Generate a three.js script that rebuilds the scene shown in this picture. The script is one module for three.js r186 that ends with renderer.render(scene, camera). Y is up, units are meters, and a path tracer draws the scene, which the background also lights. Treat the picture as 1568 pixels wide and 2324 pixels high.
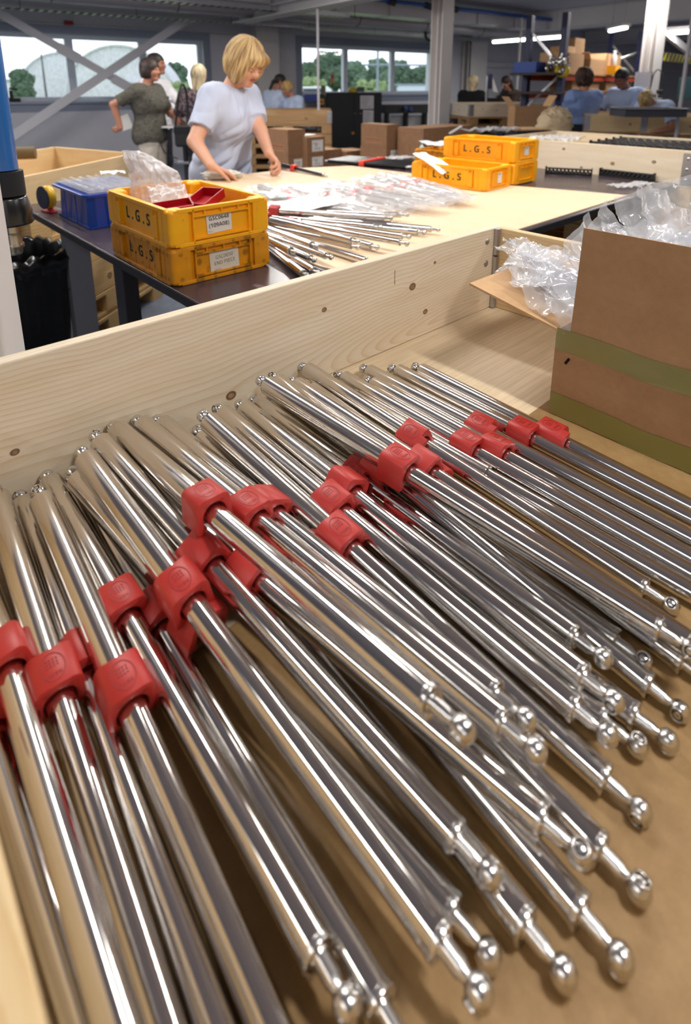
import * as THREE from 'three';
import { RoundedBoxGeometry } from 'three/addons/geometries/RoundedBoxGeometry.js';
import { mergeGeometries, mergeVertices, toCreasedNormals } from 'three/addons/utils/BufferGeometryUtils.js';
import { FontLoader } from 'three/addons/loaders/FontLoader.js';
import { TextGeometry } from 'three/addons/geometries/TextGeometry.js';
import { RectAreaLightUniformsLib } from 'three/addons/lights/RectAreaLightUniformsLib.js';
import { createNoise3D } from 'simplex-noise';

// ---------------------------------------------------------------- camera, sky, exposure
const scene = new THREE.Scene();
const FW = 1568, FH = 2324, FPX = 1300, CX = 784, CY = 530, PITCH = Math.atan(334 / 1300), EYE = 1.4;
const camera = new THREE.PerspectiveCamera(2 * Math.atan(FH / 2 / FPX) * 180 / Math.PI, FW / FH, 0.02, 400);
camera.position.set(0, EYE, 0);
camera.rotation.set(-PITCH, 0, 0);
camera.setViewOffset(FW, FH, FW / 2 - CX, FH / 2 - CY, FW, FH);   // a shifted lens: the verticals of the photograph hardly converge
camera.focus = 0.95;
camera.userData.fStop = 4.3;
const renderer = new THREE.WebGLRenderer({ antialias: true });
renderer.toneMapping = THREE.LinearToneMapping;
renderer.toneMappingExposure = 0.94;
renderer.shadowMap.enabled = true;
RectAreaLightUniformsLib.init();
scene.background = new THREE.Color(1.75, 1.86, 2.05);          // overcast sky
const LAMP = 58;                                            // radiance of the ceiling lamps

// ---------------------------------------------------------------- helpers
const { PI, sin, cos, abs, min, max, sqrt, floor, hypot } = Math;
const V = (x, y, z) => new THREE.Vector3(x, y, z);
let seed = 7;
const rnd = () => { seed = (seed * 1664525 + 1013904223) >>> 0; return seed / 4294967296; };
const rr = (a, b) => a + (b - a) * rnd();
const n3 = createNoise3D(rnd);
const used = new Map();
function numbered(n) { const k = used.get(n) ?? 0; used.set(n, k + 1); return k ? n + '_' + String(k).padStart(3, '0') : n; }
const shade = (o) => { o.traverse((c) => { if (c.isMesh) { c.castShadow = true; c.receiveShadow = true; } }); return o; };
function thing(name, label, category, p, turn = 0, group) {
  const o = new THREE.Group(); o.name = numbered(name); scene.add(o);
  o.position.copy(p); o.rotation.y = turn; o.userData = { label, category };
  if (group) o.userData.group = group;
  return o;
}
function part(name, g, m, parent, label) {
  const o = new THREE.Mesh(Array.isArray(g) ? mg(g) : g, m); o.name = name; parent.add(o); o.castShadow = o.receiveShadow = true;
  if (label) o.userData.label = label;
  return o;
}
function single(name, label, category, g, m, p, turn = 0, group) {
  const o = part(numbered(name), g, m, scene); o.position.copy(p); o.rotation.y = turn; o.userData = { label, category };
  if (group) o.userData.group = group;
  return o;
}
function struct(name, g, m, p = V(0, 0, 0), turn = 0) {
  const o = part(name, g, m, scene); o.position.copy(p); o.rotation.y = turn; o.userData.kind = 'structure'; return o;
}
function copyOf(root, p, turn, label, group) {
  const o = root.clone(); o.name = numbered(root.name.replace(/_\d{3}$/, '')); scene.add(o); o.position.copy(p); o.rotation.y = turn;
  o.userData = { ...root.userData }; if (label) o.userData.label = label; if (group) o.userData.group = group;
  return o;
}
function mg(list) {                                          // merge, whatever attributes and indices the pieces have
  const c = list.every((g) => g.attributes.color);
  return mergeGeometries(list.map((g) => {
    const k = g.index ? g.toNonIndexed() : g.clone();
    for (const n of Object.keys(k.attributes)) if (!['position', 'normal', 'uv'].concat(c ? ['color'] : []).includes(n)) k.deleteAttribute(n);
    if (!k.attributes.uv) k.setAttribute('uv', new THREE.BufferAttribute(new Float32Array(k.attributes.position.count * 2), 2));
    k.morphAttributes = {};
    return k;
  }));
}
function boxUV(g) {                                          // uv in metres, by the face each triangle looks out of
  const p = g.attributes.position, n = g.attributes.normal, uv = new Float32Array(p.count * 2);
  for (let i = 0; i < p.count; i++) {
    const ax = abs(n.getX(i)), ay = abs(n.getY(i)), az = abs(n.getZ(i)), x = p.getX(i), y = p.getY(i), z = p.getZ(i);
    if (ax > ay && ax > az) { uv[2 * i] = z; uv[2 * i + 1] = y; } else if (ay > az) { uv[2 * i] = x; uv[2 * i + 1] = z; } else { uv[2 * i] = x; uv[2 * i + 1] = y; }
  }
  g.setAttribute('uv', new THREE.BufferAttribute(uv, 2)); return g;
}
function bx(w, h, d, x = 0, y = 0, z = 0, r = 0) {          // a box (rounded if r) with its centre at x, y, z
  const g = r ? new RoundedBoxGeometry(w, h, d, 2, min(r, w / 2.01, h / 2.01, d / 2.01)) : new THREE.BoxGeometry(w, h, d);
  boxUV(g); g.translate(x, y, z); return g;
}
function rot(g, rx = 0, ry = 0, rz = 0) { if (rx) g.rotateX(rx); if (ry) g.rotateY(ry); if (rz) g.rotateZ(rz); return g; }
function bar(a, b, w, h, r = 0) {                            // a box from point a to point b, w wide (level), h high
  const d = b.clone().sub(a), L = d.length(), g = bx(w, h, L, 0, 0, 0, r);
  const m = new THREE.Matrix4().lookAt(b, a, V(abs(d.y) > 0.95 * L ? 1 : 0, abs(d.y) > 0.95 * L ? 0 : 1, 0));
  g.applyMatrix4(m); g.translate((a.x + b.x) / 2, (a.y + b.y) / 2, (a.z + b.z) / 2); return g;
}
function rod(a, b, r, n = 12, r2 = r) {                      // a round bar from a to b
  const d = b.clone().sub(a), g = new THREE.CylinderGeometry(r2, r, d.length(), n);
  g.applyQuaternion(new THREE.Quaternion().setFromUnitVectors(V(0, 1, 0), d.clone().normalize())); g.translate((a.x + b.x) / 2, (a.y + b.y) / 2, (a.z + b.z) / 2); return g;
}
function tube(pts, r, n = 8, seg = 40) { return new THREE.TubeGeometry(new THREE.CatmullRomCurve3(pts), seg, r, n); }
const lathe = (pts, n = 24) => new THREE.LatheGeometry(pts.map((p) => new THREE.Vector2(p[0], p[1])), n);
function std(color, rough = 0.6, metal = 0, more = {}) { return new THREE.MeshStandardMaterial({ color: new THREE.Color(color), roughness: rough, metalness: metal, ...more }); }
function phys(color, rough, more = {}) { return new THREE.MeshPhysicalMaterial({ color: new THREE.Color(color), roughness: rough, ...more }); }

// frames: the workplace stands askew to the camera; u runs along the boxes to the right and away, w to the left and away
const TH = 47.5 * PI / 180, UX = sin(TH), UZ = -cos(TH), WX = -cos(TH), WZ = -sin(TH), TURN = PI / 2 - TH;
const T = (u, w, h = 0) => V(u * UX + w * WX, h, u * UZ + w * WZ);
// the building: b along the window wall, n towards it
const BH = 53 * PI / 180, BX = sin(BH), BZ = -cos(BH), NX = -cos(BH), NZ = -sin(BH), BTURN = PI / 2 - BH;
const B = (b, n, h = 0) => V(b * BX + n * NX, h, b * BZ + n * NZ);
// a place in the hall by the direction it is seen in and how far off it stands
function at(px, py, d) {
  const a = (px - CX) / FPX, v = (py - CY) / FPX, c = cos(PITCH), s = sin(PITCH), f = c - v * s;
  return V(a * d / f, EYE + (-v * c - s) * d / f, -d);
}
function onH(px, py, h) { const q = at(px, py, 1), t = (h - EYE) / (q.y - EYE); return V(q.x * t, h, q.z * t); }
const floorAt = (p) => V(p.x, 0, p.z);

// ---------------------------------------------------------------- textures
function tex(w, h, f, o = {}) {                              // f(x, y) -> [r, g, b] 0..255 sRGB
  const d = new Uint8Array(w * h * 4);
  for (let y = 0; y < h; y++) for (let x = 0; x < w; x++) { const c = f(x, y), i = (y * w + x) * 4; d[i] = max(0, min(255, c[0])); d[i + 1] = max(0, min(255, c[1])); d[i + 2] = max(0, min(255, c[2])); d[i + 3] = 255; }
  const t = new THREE.DataTexture(d, w, h); t.magFilter = THREE.LinearFilter; t.minFilter = THREE.LinearMipmapLinearFilter; t.generateMipmaps = true;
  t.wrapS = t.wrapT = o.mirror ? THREE.MirroredRepeatWrapping : THREE.RepeatWrapping; if (!o.data) t.colorSpace = THREE.SRGBColorSpace; t.needsUpdate = true;
  if (o.size) t.repeat.set(1 / o.size[0], 1 / o.size[1]);
  return t;
}
const mixc = (a, b, t) => [a[0] + (b[0] - a[0]) * t, a[1] + (b[1] - a[1]) * t, a[2] + (b[2] - a[2]) * t];
const smooth = (a, b, x) => { x = max(0, min(1, (x - a) / (b - a))); return x * x * (3 - 2 * x); };
// sawn pine: rings cut lengthwise, knots [x, y, radius] in metres, size in metres
function pine(W, Hm, o) {
  const px = o.px ?? [1024, 192], z0 = o.seed * 13.7, pale = o.pale, dark = o.dark, knots = o.knots ?? [];
  return tex(px[0], px[1], (i, j) => {
    const x = i / px[0] * W, y = j / px[1] * Hm;
    let yy = y + 0.02 * n3(x * 1.3, y * 2, z0) + 0.004 * n3(x * 6, y * 9, z0 + 5), kn = 0, ring = 0;
    for (const [kx, ky, kr] of knots) {
      const dx = (x - kx) * 0.62, dy = y - ky, d = hypot(dx, dy) / kr;
      yy += Math.sign(dy) * kr * 1.5 * Math.exp(-d * d * 0.16) * (1 - Math.exp(-d * 1.5));
      const e = hypot((x - kx) * 0.8, dy) / kr; kn = max(kn, smooth(1.15, 0.75, e)); ring = max(ring, smooth(1.5, 1.0, e) * smooth(0.65, 1, e));
    }
    const c = yy - (o.pith ?? -0.05), r = hypot(c, 0.05 + 0.05 * n3(x * 0.9, 3.1, z0)) * (o.freq ?? 120);
    const f = r - floor(r), late = Math.pow(f, 3) * smooth(1, 0.93, f);
    const fine = n3(x * 25, y * 420, z0) * 0.10 + n3(x * 3, y * 30, z0 + 9) * 0.14;
    let col = mixc(pale, dark, max(0, min(1, late * (o.contrast ?? 0.55) + 0.16 + fine)));
    col = mixc(col, [o.stain?.[0] ?? 220, o.stain?.[1] ?? 192, o.stain?.[2] ?? 152], 0.25 * smooth(0.1, 0.8, n3(x * 2, y * 6, z0 + 20)));
    if (kn) col = mixc(col, mixc([172, 132, 92], [120, 86, 58], 0.5 + 0.5 * n3(x * 90, y * 90, z0)), kn * 0.85);
    if (ring) col = mixc(col, [74, 50, 32], ring * 0.8);
    return col;
  }, { size: [W, Hm] });
}
const paleWood = [233, 220, 199], ringWood = [207, 182, 145];
const oldWood = [222, 188, 132], oldRing = [176, 130, 76];
const woodNear = pine(1.16, 0.2, { px: [2048, 384], seed: 1, pale: paleWood, dark: ringWood, freq: 150, pith: 0.03, contrast: 0.62, knots: [[0.437, 0.036, 0.0058], [0.862, 0.118, 0.006], [0.135, 0.075, 0.0035], [0.905, 0.052, 0.0045], [0.63, 0.13, 0.0035], [0.93, 0.155, 0.0025]] });
const woodA = pine(1.2, 0.2, { seed: 2, pale: paleWood, dark: ringWood, knots: [[0.2, 0.12, 0.007], [0.42, 0.09, 0.0075], [0.72, 0.15, 0.006], [0.95, 0.06, 0.008], [0.6, 0.05, 0.005]], freq: 90 });
const woodB = pine(1.2, 0.2, { seed: 5, pale: [228, 204, 160], dark: [196, 156, 104], knots: [[0.5, 0.08, 0.009], [1.0, 0.14, 0.008]], freq: 110 });
const woodOld = pine(1.2, 0.2, { seed: 8, pale: oldWood, dark: oldRing, knots: [[0.15, 0.12, 0.012], [0.62, 0.07, 0.014], [0.9, 0.15, 0.01]], freq: 80, contrast: 0.7 });
const woodDull = pine(1.2, 0.2, { seed: 11, pale: [176, 140, 98], dark: [128, 94, 60], knots: [[0.3, 0.1, 0.012], [0.85, 0.08, 0.013]], freq: 80, contrast: 0.7 });
const M = {};
M.woodNear = std('#ffffff', 0.62, 0, { map: woodNear });
M.woodA = std('#ffffff', 0.65, 0, { map: woodA }); M.woodB = std('#ffffff', 0.65, 0, { map: woodB });
M.woodOld = std('#ffffff', 0.7, 0, { map: woodOld }); M.woodDull = std('#ffffff', 0.75, 0, { map: woodDull });
const speckle = (c, amp, W, seed2, px = 256) => tex(px, px, (x, y) => { const k = (n3(x / 3, y / 3, seed2) * 0.5 + n3(x / 14, y / 14, seed2 + 3) * 0.6 + n3(x / 60, y / 60, seed2 + 7) * 0.8) * amp; return [c[0] + k, c[1] + k, c[2] + k]; }, { size: [W, W], mirror: true });
M.card = std('#ffffff', 0.82, 0, { map: speckle([170, 132, 95], 5, 0.3, 40) });
M.cardPale = std('#ffffff', 0.8, 0, { map: speckle([206, 166, 122], 5, 0.3, 44) });
M.cardDark = std('#ffffff', 0.82, 0, { map: speckle([146, 108, 78], 5, 0.3, 47) });
M.kraft = std('#ffffff', 0.55, 0, { map: speckle([150, 119, 76], 8, 0.7, 50, 512) });
M.ply = std('#ffffff', 0.6, 0, { map: tex(1024, 512, (x, y) => { const k = n3(x / 300, y / 5, 60) * 9 + n3(x / 60, y / 2.2, 61) * 5 + n3(x / 200, y / 60, 62) * 10; return [218 + k, 197 + k, 164 + k * 0.9]; }, { size: [1.2, 0.8] }) });
M.steelTube = std(new THREE.Color(0.70, 0.665, 0.63), 0.15, 1);
M.steelTube2 = std(new THREE.Color(0.70, 0.68, 0.66), 0.1, 1);
M.steel = std(new THREE.Color(0.66, 0.65, 0.64), 0.22, 1);
M.bore = std('#0d0c0b', 0.5, 0.6);
M.redClip = std('#b3302b', 0.42, 0, { bumpMap: tex(128, 128, (x, y) => { const k = 128 + 60 * n3(x / 2, y / 2, 5); return [k, k, k]; }, { size: [0.02, 0.02], data: true }), bumpScale: 0.00006 });
M.redClipMark = std('#8f1f1b', 0.5);
M.galv = std(new THREE.Color(0.5, 0.5, 0.52), 0.38, 1);
M.darkGalv = std(new THREE.Color(0.3, 0.3, 0.32), 0.42, 1);
M.tape = phys('#8a8448', 0.28, { clearcoat: 0.6, clearcoatRoughness: 0.25 });
M.black = std('#131315', 0.45); M.blackSoft = std('#1b1b1e', 0.7); M.blackGloss = phys('#0b0b0d', 0.3, { clearcoat: 0.7, clearcoatRoughness: 0.2 });
M.white = std('#e6e4e2', 0.5); M.paper = std('#efeeea', 0.8);
M.whitePaint = std('#d3cfd4', 0.45);
M.film = new THREE.MeshPhysicalMaterial({ color: new THREE.Color(0.97, 0.97, 0.985), roughness: 0.2, transmission: 0.78, thickness: 0, ior: 1.45, side: THREE.DoubleSide, specularIntensity: 1 });
M.filmMilky = new THREE.MeshPhysicalMaterial({ color: new THREE.Color(0.95, 0.95, 0.97), roughness: 0.3, transmission: 0.55, thickness: 0, ior: 1.45, side: THREE.DoubleSide });
M.heap = new THREE.MeshPhysicalMaterial({ color: new THREE.Color(0.94, 0.945, 0.965), roughness: 0.15, transmission: 0.72, thickness: 0, ior: 1.45, side: THREE.DoubleSide });
M.filmClear = new THREE.MeshPhysicalMaterial({ color: new THREE.Color(0.99, 0.99, 1), roughness: 0.12, transmission: 0.93, thickness: 0, ior: 1.45, side: THREE.DoubleSide });
const font = await new FontLoader().loadAsync('fonts/droid/droid_sans_bold.typeface.json');
const fontR = await new FontLoader().loadAsync('fonts/droid/droid_sans_regular.typeface.json');
function text(s, size, depth, f = font) { const g = new TextGeometry(s, { font: f, size, depth, curveSegments: 4 }); g.computeBoundingBox(); const b = g.boundingBox; g.translate(-(b.min.x + b.max.x) / 2, -(b.min.y + b.max.y) / 2, 0); return g; }
function label2D(w, h, draw, rough = 0.7) {                   // a printed sticker or sheet: canvas texture
  const c = document.createElement('canvas'); c.width = w; c.height = h; const x = c.getContext('2d'); x.fillStyle = '#efece8'; x.fillRect(0, 0, w, h); draw(x, w, h);
  const t = new THREE.CanvasTexture(c); t.colorSpace = THREE.SRGBColorSpace; return std('#ffffff', rough, 0, { map: t });
}
function sheet(w, h, t = 0.0006) {                            // a thin upright sheet whose front (+z) face carries the whole print
  const g = new THREE.BoxGeometry(w, h, t); return g;
}

// ================================================================ the hall
const CEIL = 3.05, NW = 10.54, B0 = -4, B1 = 24.5, N0 = -6;
M.concrete = std('#ffffff', 0.35, 0, { map: speckle([104, 112, 128], 9, 2, 70, 512) });
M.wall = std('#ffffff', 0.7, 0, { map: speckle([203, 203, 212], 2, 1, 74) });
M.ceil = std('#c9c6cc', 0.8);
const slab = (b0, b1, n0, n1, h0, h1) => { const g = bx(b1 - b0, h1 - h0, n1 - n0, (b0 + b1) / 2, (h0 + h1) / 2, -(n0 + n1) / 2); g.rotateY(BTURN); return g; };
struct('floor', slab(B0 - 0.2, B1 + 0.2, N0 - 0.2, NW + 0.3, -0.2, 0), M.concrete);
struct('ceiling', slab(B0 - 0.2, B1 + 0.2, N0 - 0.2, NW + 0.3, CEIL, CEIL + 0.2), M.ceil);
struct('wall_left', slab(B0 - 0.2, B0, N0, NW, 0, CEIL), M.wall);
struct('wall_right', slab(B1, B1 + 0.2, N0, NW, 0, CEIL), M.wall);
struct('wall_front', slab(B0 - 0.2, B1 + 0.2, N0 - 0.2, N0, 0, CEIL), M.wall);
const W1 = [-0.35, 4.62, 1.16, 2.22], W2 = [6.8, 10.72, 1.22, 2.26];
struct('wall_back', [
  slab(B0 - 0.2, W1[0], NW, NW + 0.3, 0, CEIL), slab(W1[1], W2[0], NW, NW + 0.3, 0, CEIL), slab(W2[1], B1 + 0.2, NW, NW + 0.3, 0, CEIL),
  slab(W1[0], W1[1], NW, NW + 0.3, 0, W1[2]), slab(W1[0], W1[1], NW, NW + 0.3, W1[3], CEIL),
  slab(W2[0], W2[1], NW, NW + 0.3, 0, W2[2]), slab(W2[0], W2[1], NW, NW + 0.3, W2[3], CEIL)], M.wall);
M.winFrame = std('#c9d0de', 0.45); M.pane = new THREE.MeshPhysicalMaterial({ color: 0xffffff, roughness: 0.02, transmission: 1, thickness: 0, ior: 1.45 });
M.sill = std('#9aa3b4', 0.4);
function windowUnit(n, [b0, b1, h0, h1], cuts) {
  const g = new THREE.Group(); g.name = 'window_' + n; g.userData.kind = 'structure'; scene.add(g);
  const f = 0.07, n0 = NW + 0.1, n1 = NW + 0.17;
  part('frame', [slab(b0, b1, n0, n1, h0, h0 + f), slab(b0, b1, n0, n1, h1 - f, h1), slab(b0, b0 + f, n0, n1, h0 + f, h1 - f), slab(b1 - f, b1, n0, n1, h0 + f, h1 - f)], M.winFrame, g);
  const xs = [b0 + f, ...cuts, b1 - f];
  cuts.forEach((c) => part('mullion', slab(c - 0.06, c + 0.06, n0 - 0.01, n1 + 0.01, h0 + f, h1 - f), M.winFrame, g));
  for (let i = 0; i + 1 < xs.length; i++) part('pane', slab(xs[i] + (i ? 0.06 : 0), xs[i + 1] - (i + 2 < xs.length ? 0.06 : 0), n0 + 0.03, n0 + 0.036, h0 + f, h1 - f), M.pane, g);
  part('window_sill', [slab(b0 - 0.06, b1 + 0.06, NW - 0.06, NW + 0.1, h0 - 0.035, h0)], M.sill, g);
  part('surround', [slab(b0 - 0.14, b1 + 0.14, NW - 0.012, NW, h1, h1 + 0.16), slab(b1, b1 + 0.14, NW - 0.012, NW, h0 - 0.035, h1), slab(b0 - 0.14, b0, NW - 0.012, NW, h0 - 0.035, h1), slab(b0 - 0.14, b1 + 0.14, NW - 0.012, NW, h0 - 0.16, h0 - 0.035)], std('#8a92a6', 0.5), g);
}
windowUnit(1, W1, [1.0, 2.32, 3.52]); windowUnit(2, W2, [8.02, 9.42]);
struct('trim_1', slab(12.35, B1, NW - 0.1, NW, 1.9, 2.02), M.whitePaint);

// steel columns: flanges and web seen as a box with a recessed face
M.column = std('#ddd8d6', 0.5);
function column(b, n, w, d, label, h = CEIL) {
  const o = thing('steel_column', label, 'column', B(b, n), BTURN);
  part('shaft', [bx(w, h, 0.014, 0, h / 2, d / 2 - 0.007, 0.003), bx(w, h, 0.014, 0, h / 2, -d / 2 + 0.007, 0.003), bx(0.012, h, d - 0.02, 0, h / 2, 0), bx(w * 0.99, h, 0.008, 0, h / 2, d * 0.1)], M.column, o);
  part('base_plate', bx(w + 0.1, 0.02, d + 0.1, 0, 0.01, 0), M.column, o);
  return o;
}
const bn = (p) => [p.x * BX + p.z * BZ, p.x * NX + p.z * NZ];
{
  let q = bn(at(1000, 150, 7.7)); column(q[0], q[1], 0.2, 0.2, 'white steel column behind the stacked yellow crates');
  q = bn(at(1476, 150, 8.4)); column(q[0], q[1], 0.22, 0.2, 'white steel column beside the storage rack, near right picture edge');
  column(5.87, NW - 0.12, 0.5, 0.22, 'wide white column on the window wall behind the blond woman');
  column(11.98, NW - 0.2, 0.62, 0.3, 'white column on the back wall above the blond worker in black');
}
// ceiling beams towards the window wall, and one along it
M.beam = std('#d8d5d8', 0.5);
function beam(b, n0, n1, h0, h1, label, w = 0.2) {
  const o = thing('ceiling_beam', label, 'beam', B(b, (n0 + n1) / 2, h0), BTURN), L = n1 - n0, H = h1 - h0;
  part('bottom_flange', bx(w, 0.016, L, 0, 0.008, 0), M.beam, o); part('top_flange', bx(w, 0.016, L, 0, H - 0.008, 0), M.beam, o); part('web', bx(0.02, H - 0.03, L, 0, H / 2, 0), M.beam, o);
}
beam(4.84, -2, 9.45, 2.45, 2.61, 'white ceiling beam above the window pole, running to the window wall', 0.3);
beam(1.2, N0 + 0.1, NW - 0.05, 2.78, 3.04, 'white ceiling beam over the left window');
beam(12.0, N0 + 0.1, NW - 0.05, 2.62, 3.04, 'deep white ceiling beam over the storage rack', 0.3);
beam(17.2, N0 + 0.1, NW - 0.05, 2.62, 3.04, 'farthest white ceiling beam at the right of the hall', 0.3);
function longThing(name, label, category, b0, b1, n, h, build) { const o = thing(name, label, category, B((b0 + b1) / 2, n, h), BTURN); build(o, b1 - b0); return o; }
M.duct = std('#b7b4b8', 0.4, 0.15); M.trayM = std('#b9bac2', 0.35, 0.6); M.bluePipe = std('#2a55a8', 0.45); M.pipeDark = std('#2a2a2f', 0.5);
longThing('ventilation_duct', 'grey round ventilation duct under the ceiling along the window wall', 'duct', -2.5, 13, 9.0, 2.62, (o, L) => {
  part('pipe', rot(new THREE.CylinderGeometry(0.12, 0.12, L, 24), 0, 0, PI / 2), M.duct, o);
  for (let i = 0; i < 9; i++) part('hanger', [bx(0.012, 0.4, 0.006, -L / 2 + 0.8 + i * 1.75, 0.2, 0.12), rot(new THREE.TorusGeometry(0.124, 0.006, 6, 24), 0, PI / 2, 0).translate(-L / 2 + 0.8 + i * 1.75, 0, 0)], M.pipeDark, o);
});
longThing('ventilation_duct', 'wide pale rectangular duct between the windows, below the ceiling', 'duct', 3.2, 12.3, 8.4, 2.62, (o, L) => {
  part('casing', bx(L, 0.2, 0.42, 0, 0.1, 0, 0.01), std('#d6d4d8', 0.4, 0.2), o);
  for (let i = 0; i < 8; i++) part('joint', [bx(0.03, 0.22, 0.45, -L / 2 + 0.4 + i * 1.18, 0.1, 0)], M.duct, o);
});
function tray(label, b0, b1, n, h, w) {
  longThing('cable_tray', label, 'cable tray', b0, b1, n, h, (o, L) => {
    const hole = []; const N = floor(L / 0.12);
    part('side_rail', bx(L, 0.07, 0.004, 0, 0.035, w / 2), M.trayM, o); part('side_rail', bx(L, 0.07, 0.004, 0, 0.035, -w / 2), M.trayM, o);
    for (let i = 0; i < N; i++) hole.push(bx(0.05, 0.004, w, -L / 2 + 0.06 + i * 0.12, 0.002, 0));
    part('rungs', hole, M.trayM, o).userData.kind = 'stuff';
    part('cable', [0, 1, 2].map((k) => rod(V(-L / 2, 0.02, (k - 1) * w * 0.25), V(L / 2, 0.02, (k - 1) * w * 0.25), 0.014, 6)), M.pipeDark, o);
    for (let i = 0; i < L / 1.6; i++) part('hanger', rod(V(-L / 2 + 0.3 + i * 1.6, 0, w / 2), V(-L / 2 + 0.3 + i * 1.6, CEIL - h, w / 2), 0.005, 6), M.pipeDark, o);
  });
}
tray('perforated cable tray hanging above both windows along the wall', -2, 11.6, 9.62, 2.45, 0.25);
tray('second cable tray under the ceiling, nearer the room than the other', -2, 6.2, 8.2, 2.52, 0.2);
longThing('blue_pipe', 'blue air pipe running along the pale duct between the windows', 'pipe', 2, 11.8, 8.05, 2.84, (o, L) => {
  part('pipe', rod(V(-L / 2, 0, 0), V(L / 2, 0, 0), 0.035, 12), M.bluePipe, o);
  for (const x of [-1.2, 0.1, 1.0, 1.7]) part('fitting', rod(V(x, 0, 0), V(x + 0.14, -0.02, 0), 0.06, 12), M.pipeDark, o);
});
longThing('black_pipe', 'black bent drain pipe under the ceiling in front of second window', 'pipe', 6.6, 9.6, 9.2, 2.62, (o, L) => {
  part('pipe', tube([V(-L / 2, 0.04, 0), V(-0.2, 0.02, 0), V(L / 2 - 0.65, 0, 0), V(L / 2 - 0.55, -0.03, 0), V(L / 2 - 0.53, -0.22, 0), V(L / 2 - 0.45, -0.27, 0), V(L / 2, -0.27, 0)], 0.035, 10, 60), M.pipeDark, o);
});
longThing('sprinkler_pipe', 'thin grey pipe along the window wall just above the left window', 'pipe', -2, 5.5, NW - 0.1, 2.36, (o, L) => { part('pipe', rod(V(-L / 2, 0, 0), V(L / 2, 0, 0), 0.014, 8), M.duct, o); part('alarm_bell', bx(0.14, 0.07, 0.06, 0.55, 0.02, 0.05, 0.015), std('#8c1d26', 0.4), o, 'small dark red alarm bell'); });
// cross bracing in front of the left window
M.brace = std('#d4d3da', 0.45);
{
  const o = thing('steel_brace', 'white steel brace falling from upper left to lower right before the left window', 'brace', B(2.6, 9.95, 0), BTURN);
  const P = (b, h) => V(b - 2.6, h, 0.0);
  part('angle_bar', bar(P(0.95, 2.62), P(5.3, 0.03), 0.02, 0.12), M.brace, o);
  part('splice_plate', bar(P(2.02, 1.978), P(2.3, 1.812), 0.03, 0.15), M.brace, o); part('splice_plate', bar(P(2.78, 1.526), P(3.06, 1.36), 0.03, 0.15), M.brace, o);
  const o2 = thing('steel_brace', 'white steel brace rising from lower left to upper right before the left window', 'brace', B(2.6, 9.88, 0), BTURN);
  part('angle_bar', [bar(P(0.2, 0.02), P(4.25, 2.62), 0.02, 0.13)], M.brace, o2);
  part('end_plate', bar(P(4.02, 2.47), P(4.25, 2.62), 0.03, 0.16), M.brace, o2);
}
// fluorescent lamps: housing, glowing tube and an area light of the same size just under it
M.lampHouse = std('#e8e8e8', 0.5); M.lampGlow = new THREE.MeshStandardMaterial({ color: 0xffffff, emissive: new THREE.Color(1, 0.97, 0.93), emissiveIntensity: 9 });
function lamp(p, turn, L, label, k = 1) {
  const o = thing('fluorescent_light', label, 'ceiling light', p, turn, 'fluorescent lamps under the ceiling');
  part('housing', [bx(0.16, 0.05, L + 0.06, 0, 0.055, 0, 0.008)], M.lampHouse, o);
  part('lamp_tube', rot(new THREE.CylinderGeometry(0.045, 0.045, L, 16, 1), PI / 2, 0, 0).scale(1, 0.6, 1), M.lampGlow, o);
  for (const s of [-1, 1]) part('hanger', rod(V(0, 0.07, s * L * 0.4), V(0, CEIL - p.y, s * L * 0.4), 0.004, 6), M.duct, o);
  const l = new THREE.RectAreaLight(new THREE.Color(1, 0.965, 0.915), LAMP * k, 0.1, L);
  l.position.set(0, -0.032, 0); l.rotation.x = -PI / 2; o.add(l);
}
const uwT = (u, w, h) => T(u, w, h);
lamp(uwT(-1.05, 0.35, 2.5), TURN, 1.5, 'fluorescent lamp above and left of the near box', 0.2);
lamp(uwT(0.76, -0.38, 2.5), TURN, 0.5, 'short bright lamp above the near end of the big carton', 2.3);
lamp(uwT(0.85, 2.05, 2.5), TURN, 1.5, 'fluorescent lamp above the near pair of yellow crates', 0.85);
lamp(uwT(2.6, 1.5, 2.5), TURN, 1.5, 'fluorescent lamp above the far yellow crates', 1.1);
lamp(uwT(2.6, -0.9, 2.5), TURN, 1.5, 'fluorescent lamp right of the big carton', 0.6);
lamp(uwT(2.0, 4.2, 2.6), TURN, 1.5, 'fluorescent lamp above the aisle behind the woman', 0.8);
lamp(uwT(0.2, 4.6, 2.7), TURN, 1.5, 'fluorescent lamp above the left stack of pallets', 1.3);
lamp(uwT(-1.6, -1.9, 2.5), TURN, 1.5, 'fluorescent lamp behind the photographer', 0.45);
lamp(at(1195, 90, 12.5), BTURN, 1.7, 'long fluorescent lamp left of the rack, over the two back workers', 1.1);
lamp(at(1402, 67, 11), 0, 0.6, 'short fluorescent lamp above boxes on the rack', 2);
lamp(at(1550, 73, 9), BTURN, 0.9, 'fluorescent lamp at right picture edge above the barrier', 0.8);
lamp(B(8.2, 4.0, 2.72), BTURN, 1.5, 'fluorescent lamp over the dark cabinet aisle', 1.8);
lamp(B(3.2, 5.4, 2.75), BTURN, 1.5, 'fluorescent lamp over the visitors by the window', 2.2);
lamp(B(0.2, 6.6, 2.75), BTURN, 1.5, 'fluorescent lamp beyond the left picture edge', 2.2);
lamp(B(9.6, 0.6, 2.75), BTURN, 1.5, 'fluorescent lamp over the right collars', 0.8);
lamp(B(13.5, 3.2, 2.75), BTURN, 1.5, 'fluorescent lamp behind the storage rack', 2);
lamp(B(17.5, 6.0, 2.75), BTURN, 1.5, 'fluorescent lamp at the far right of the hall', 1.4);
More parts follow.
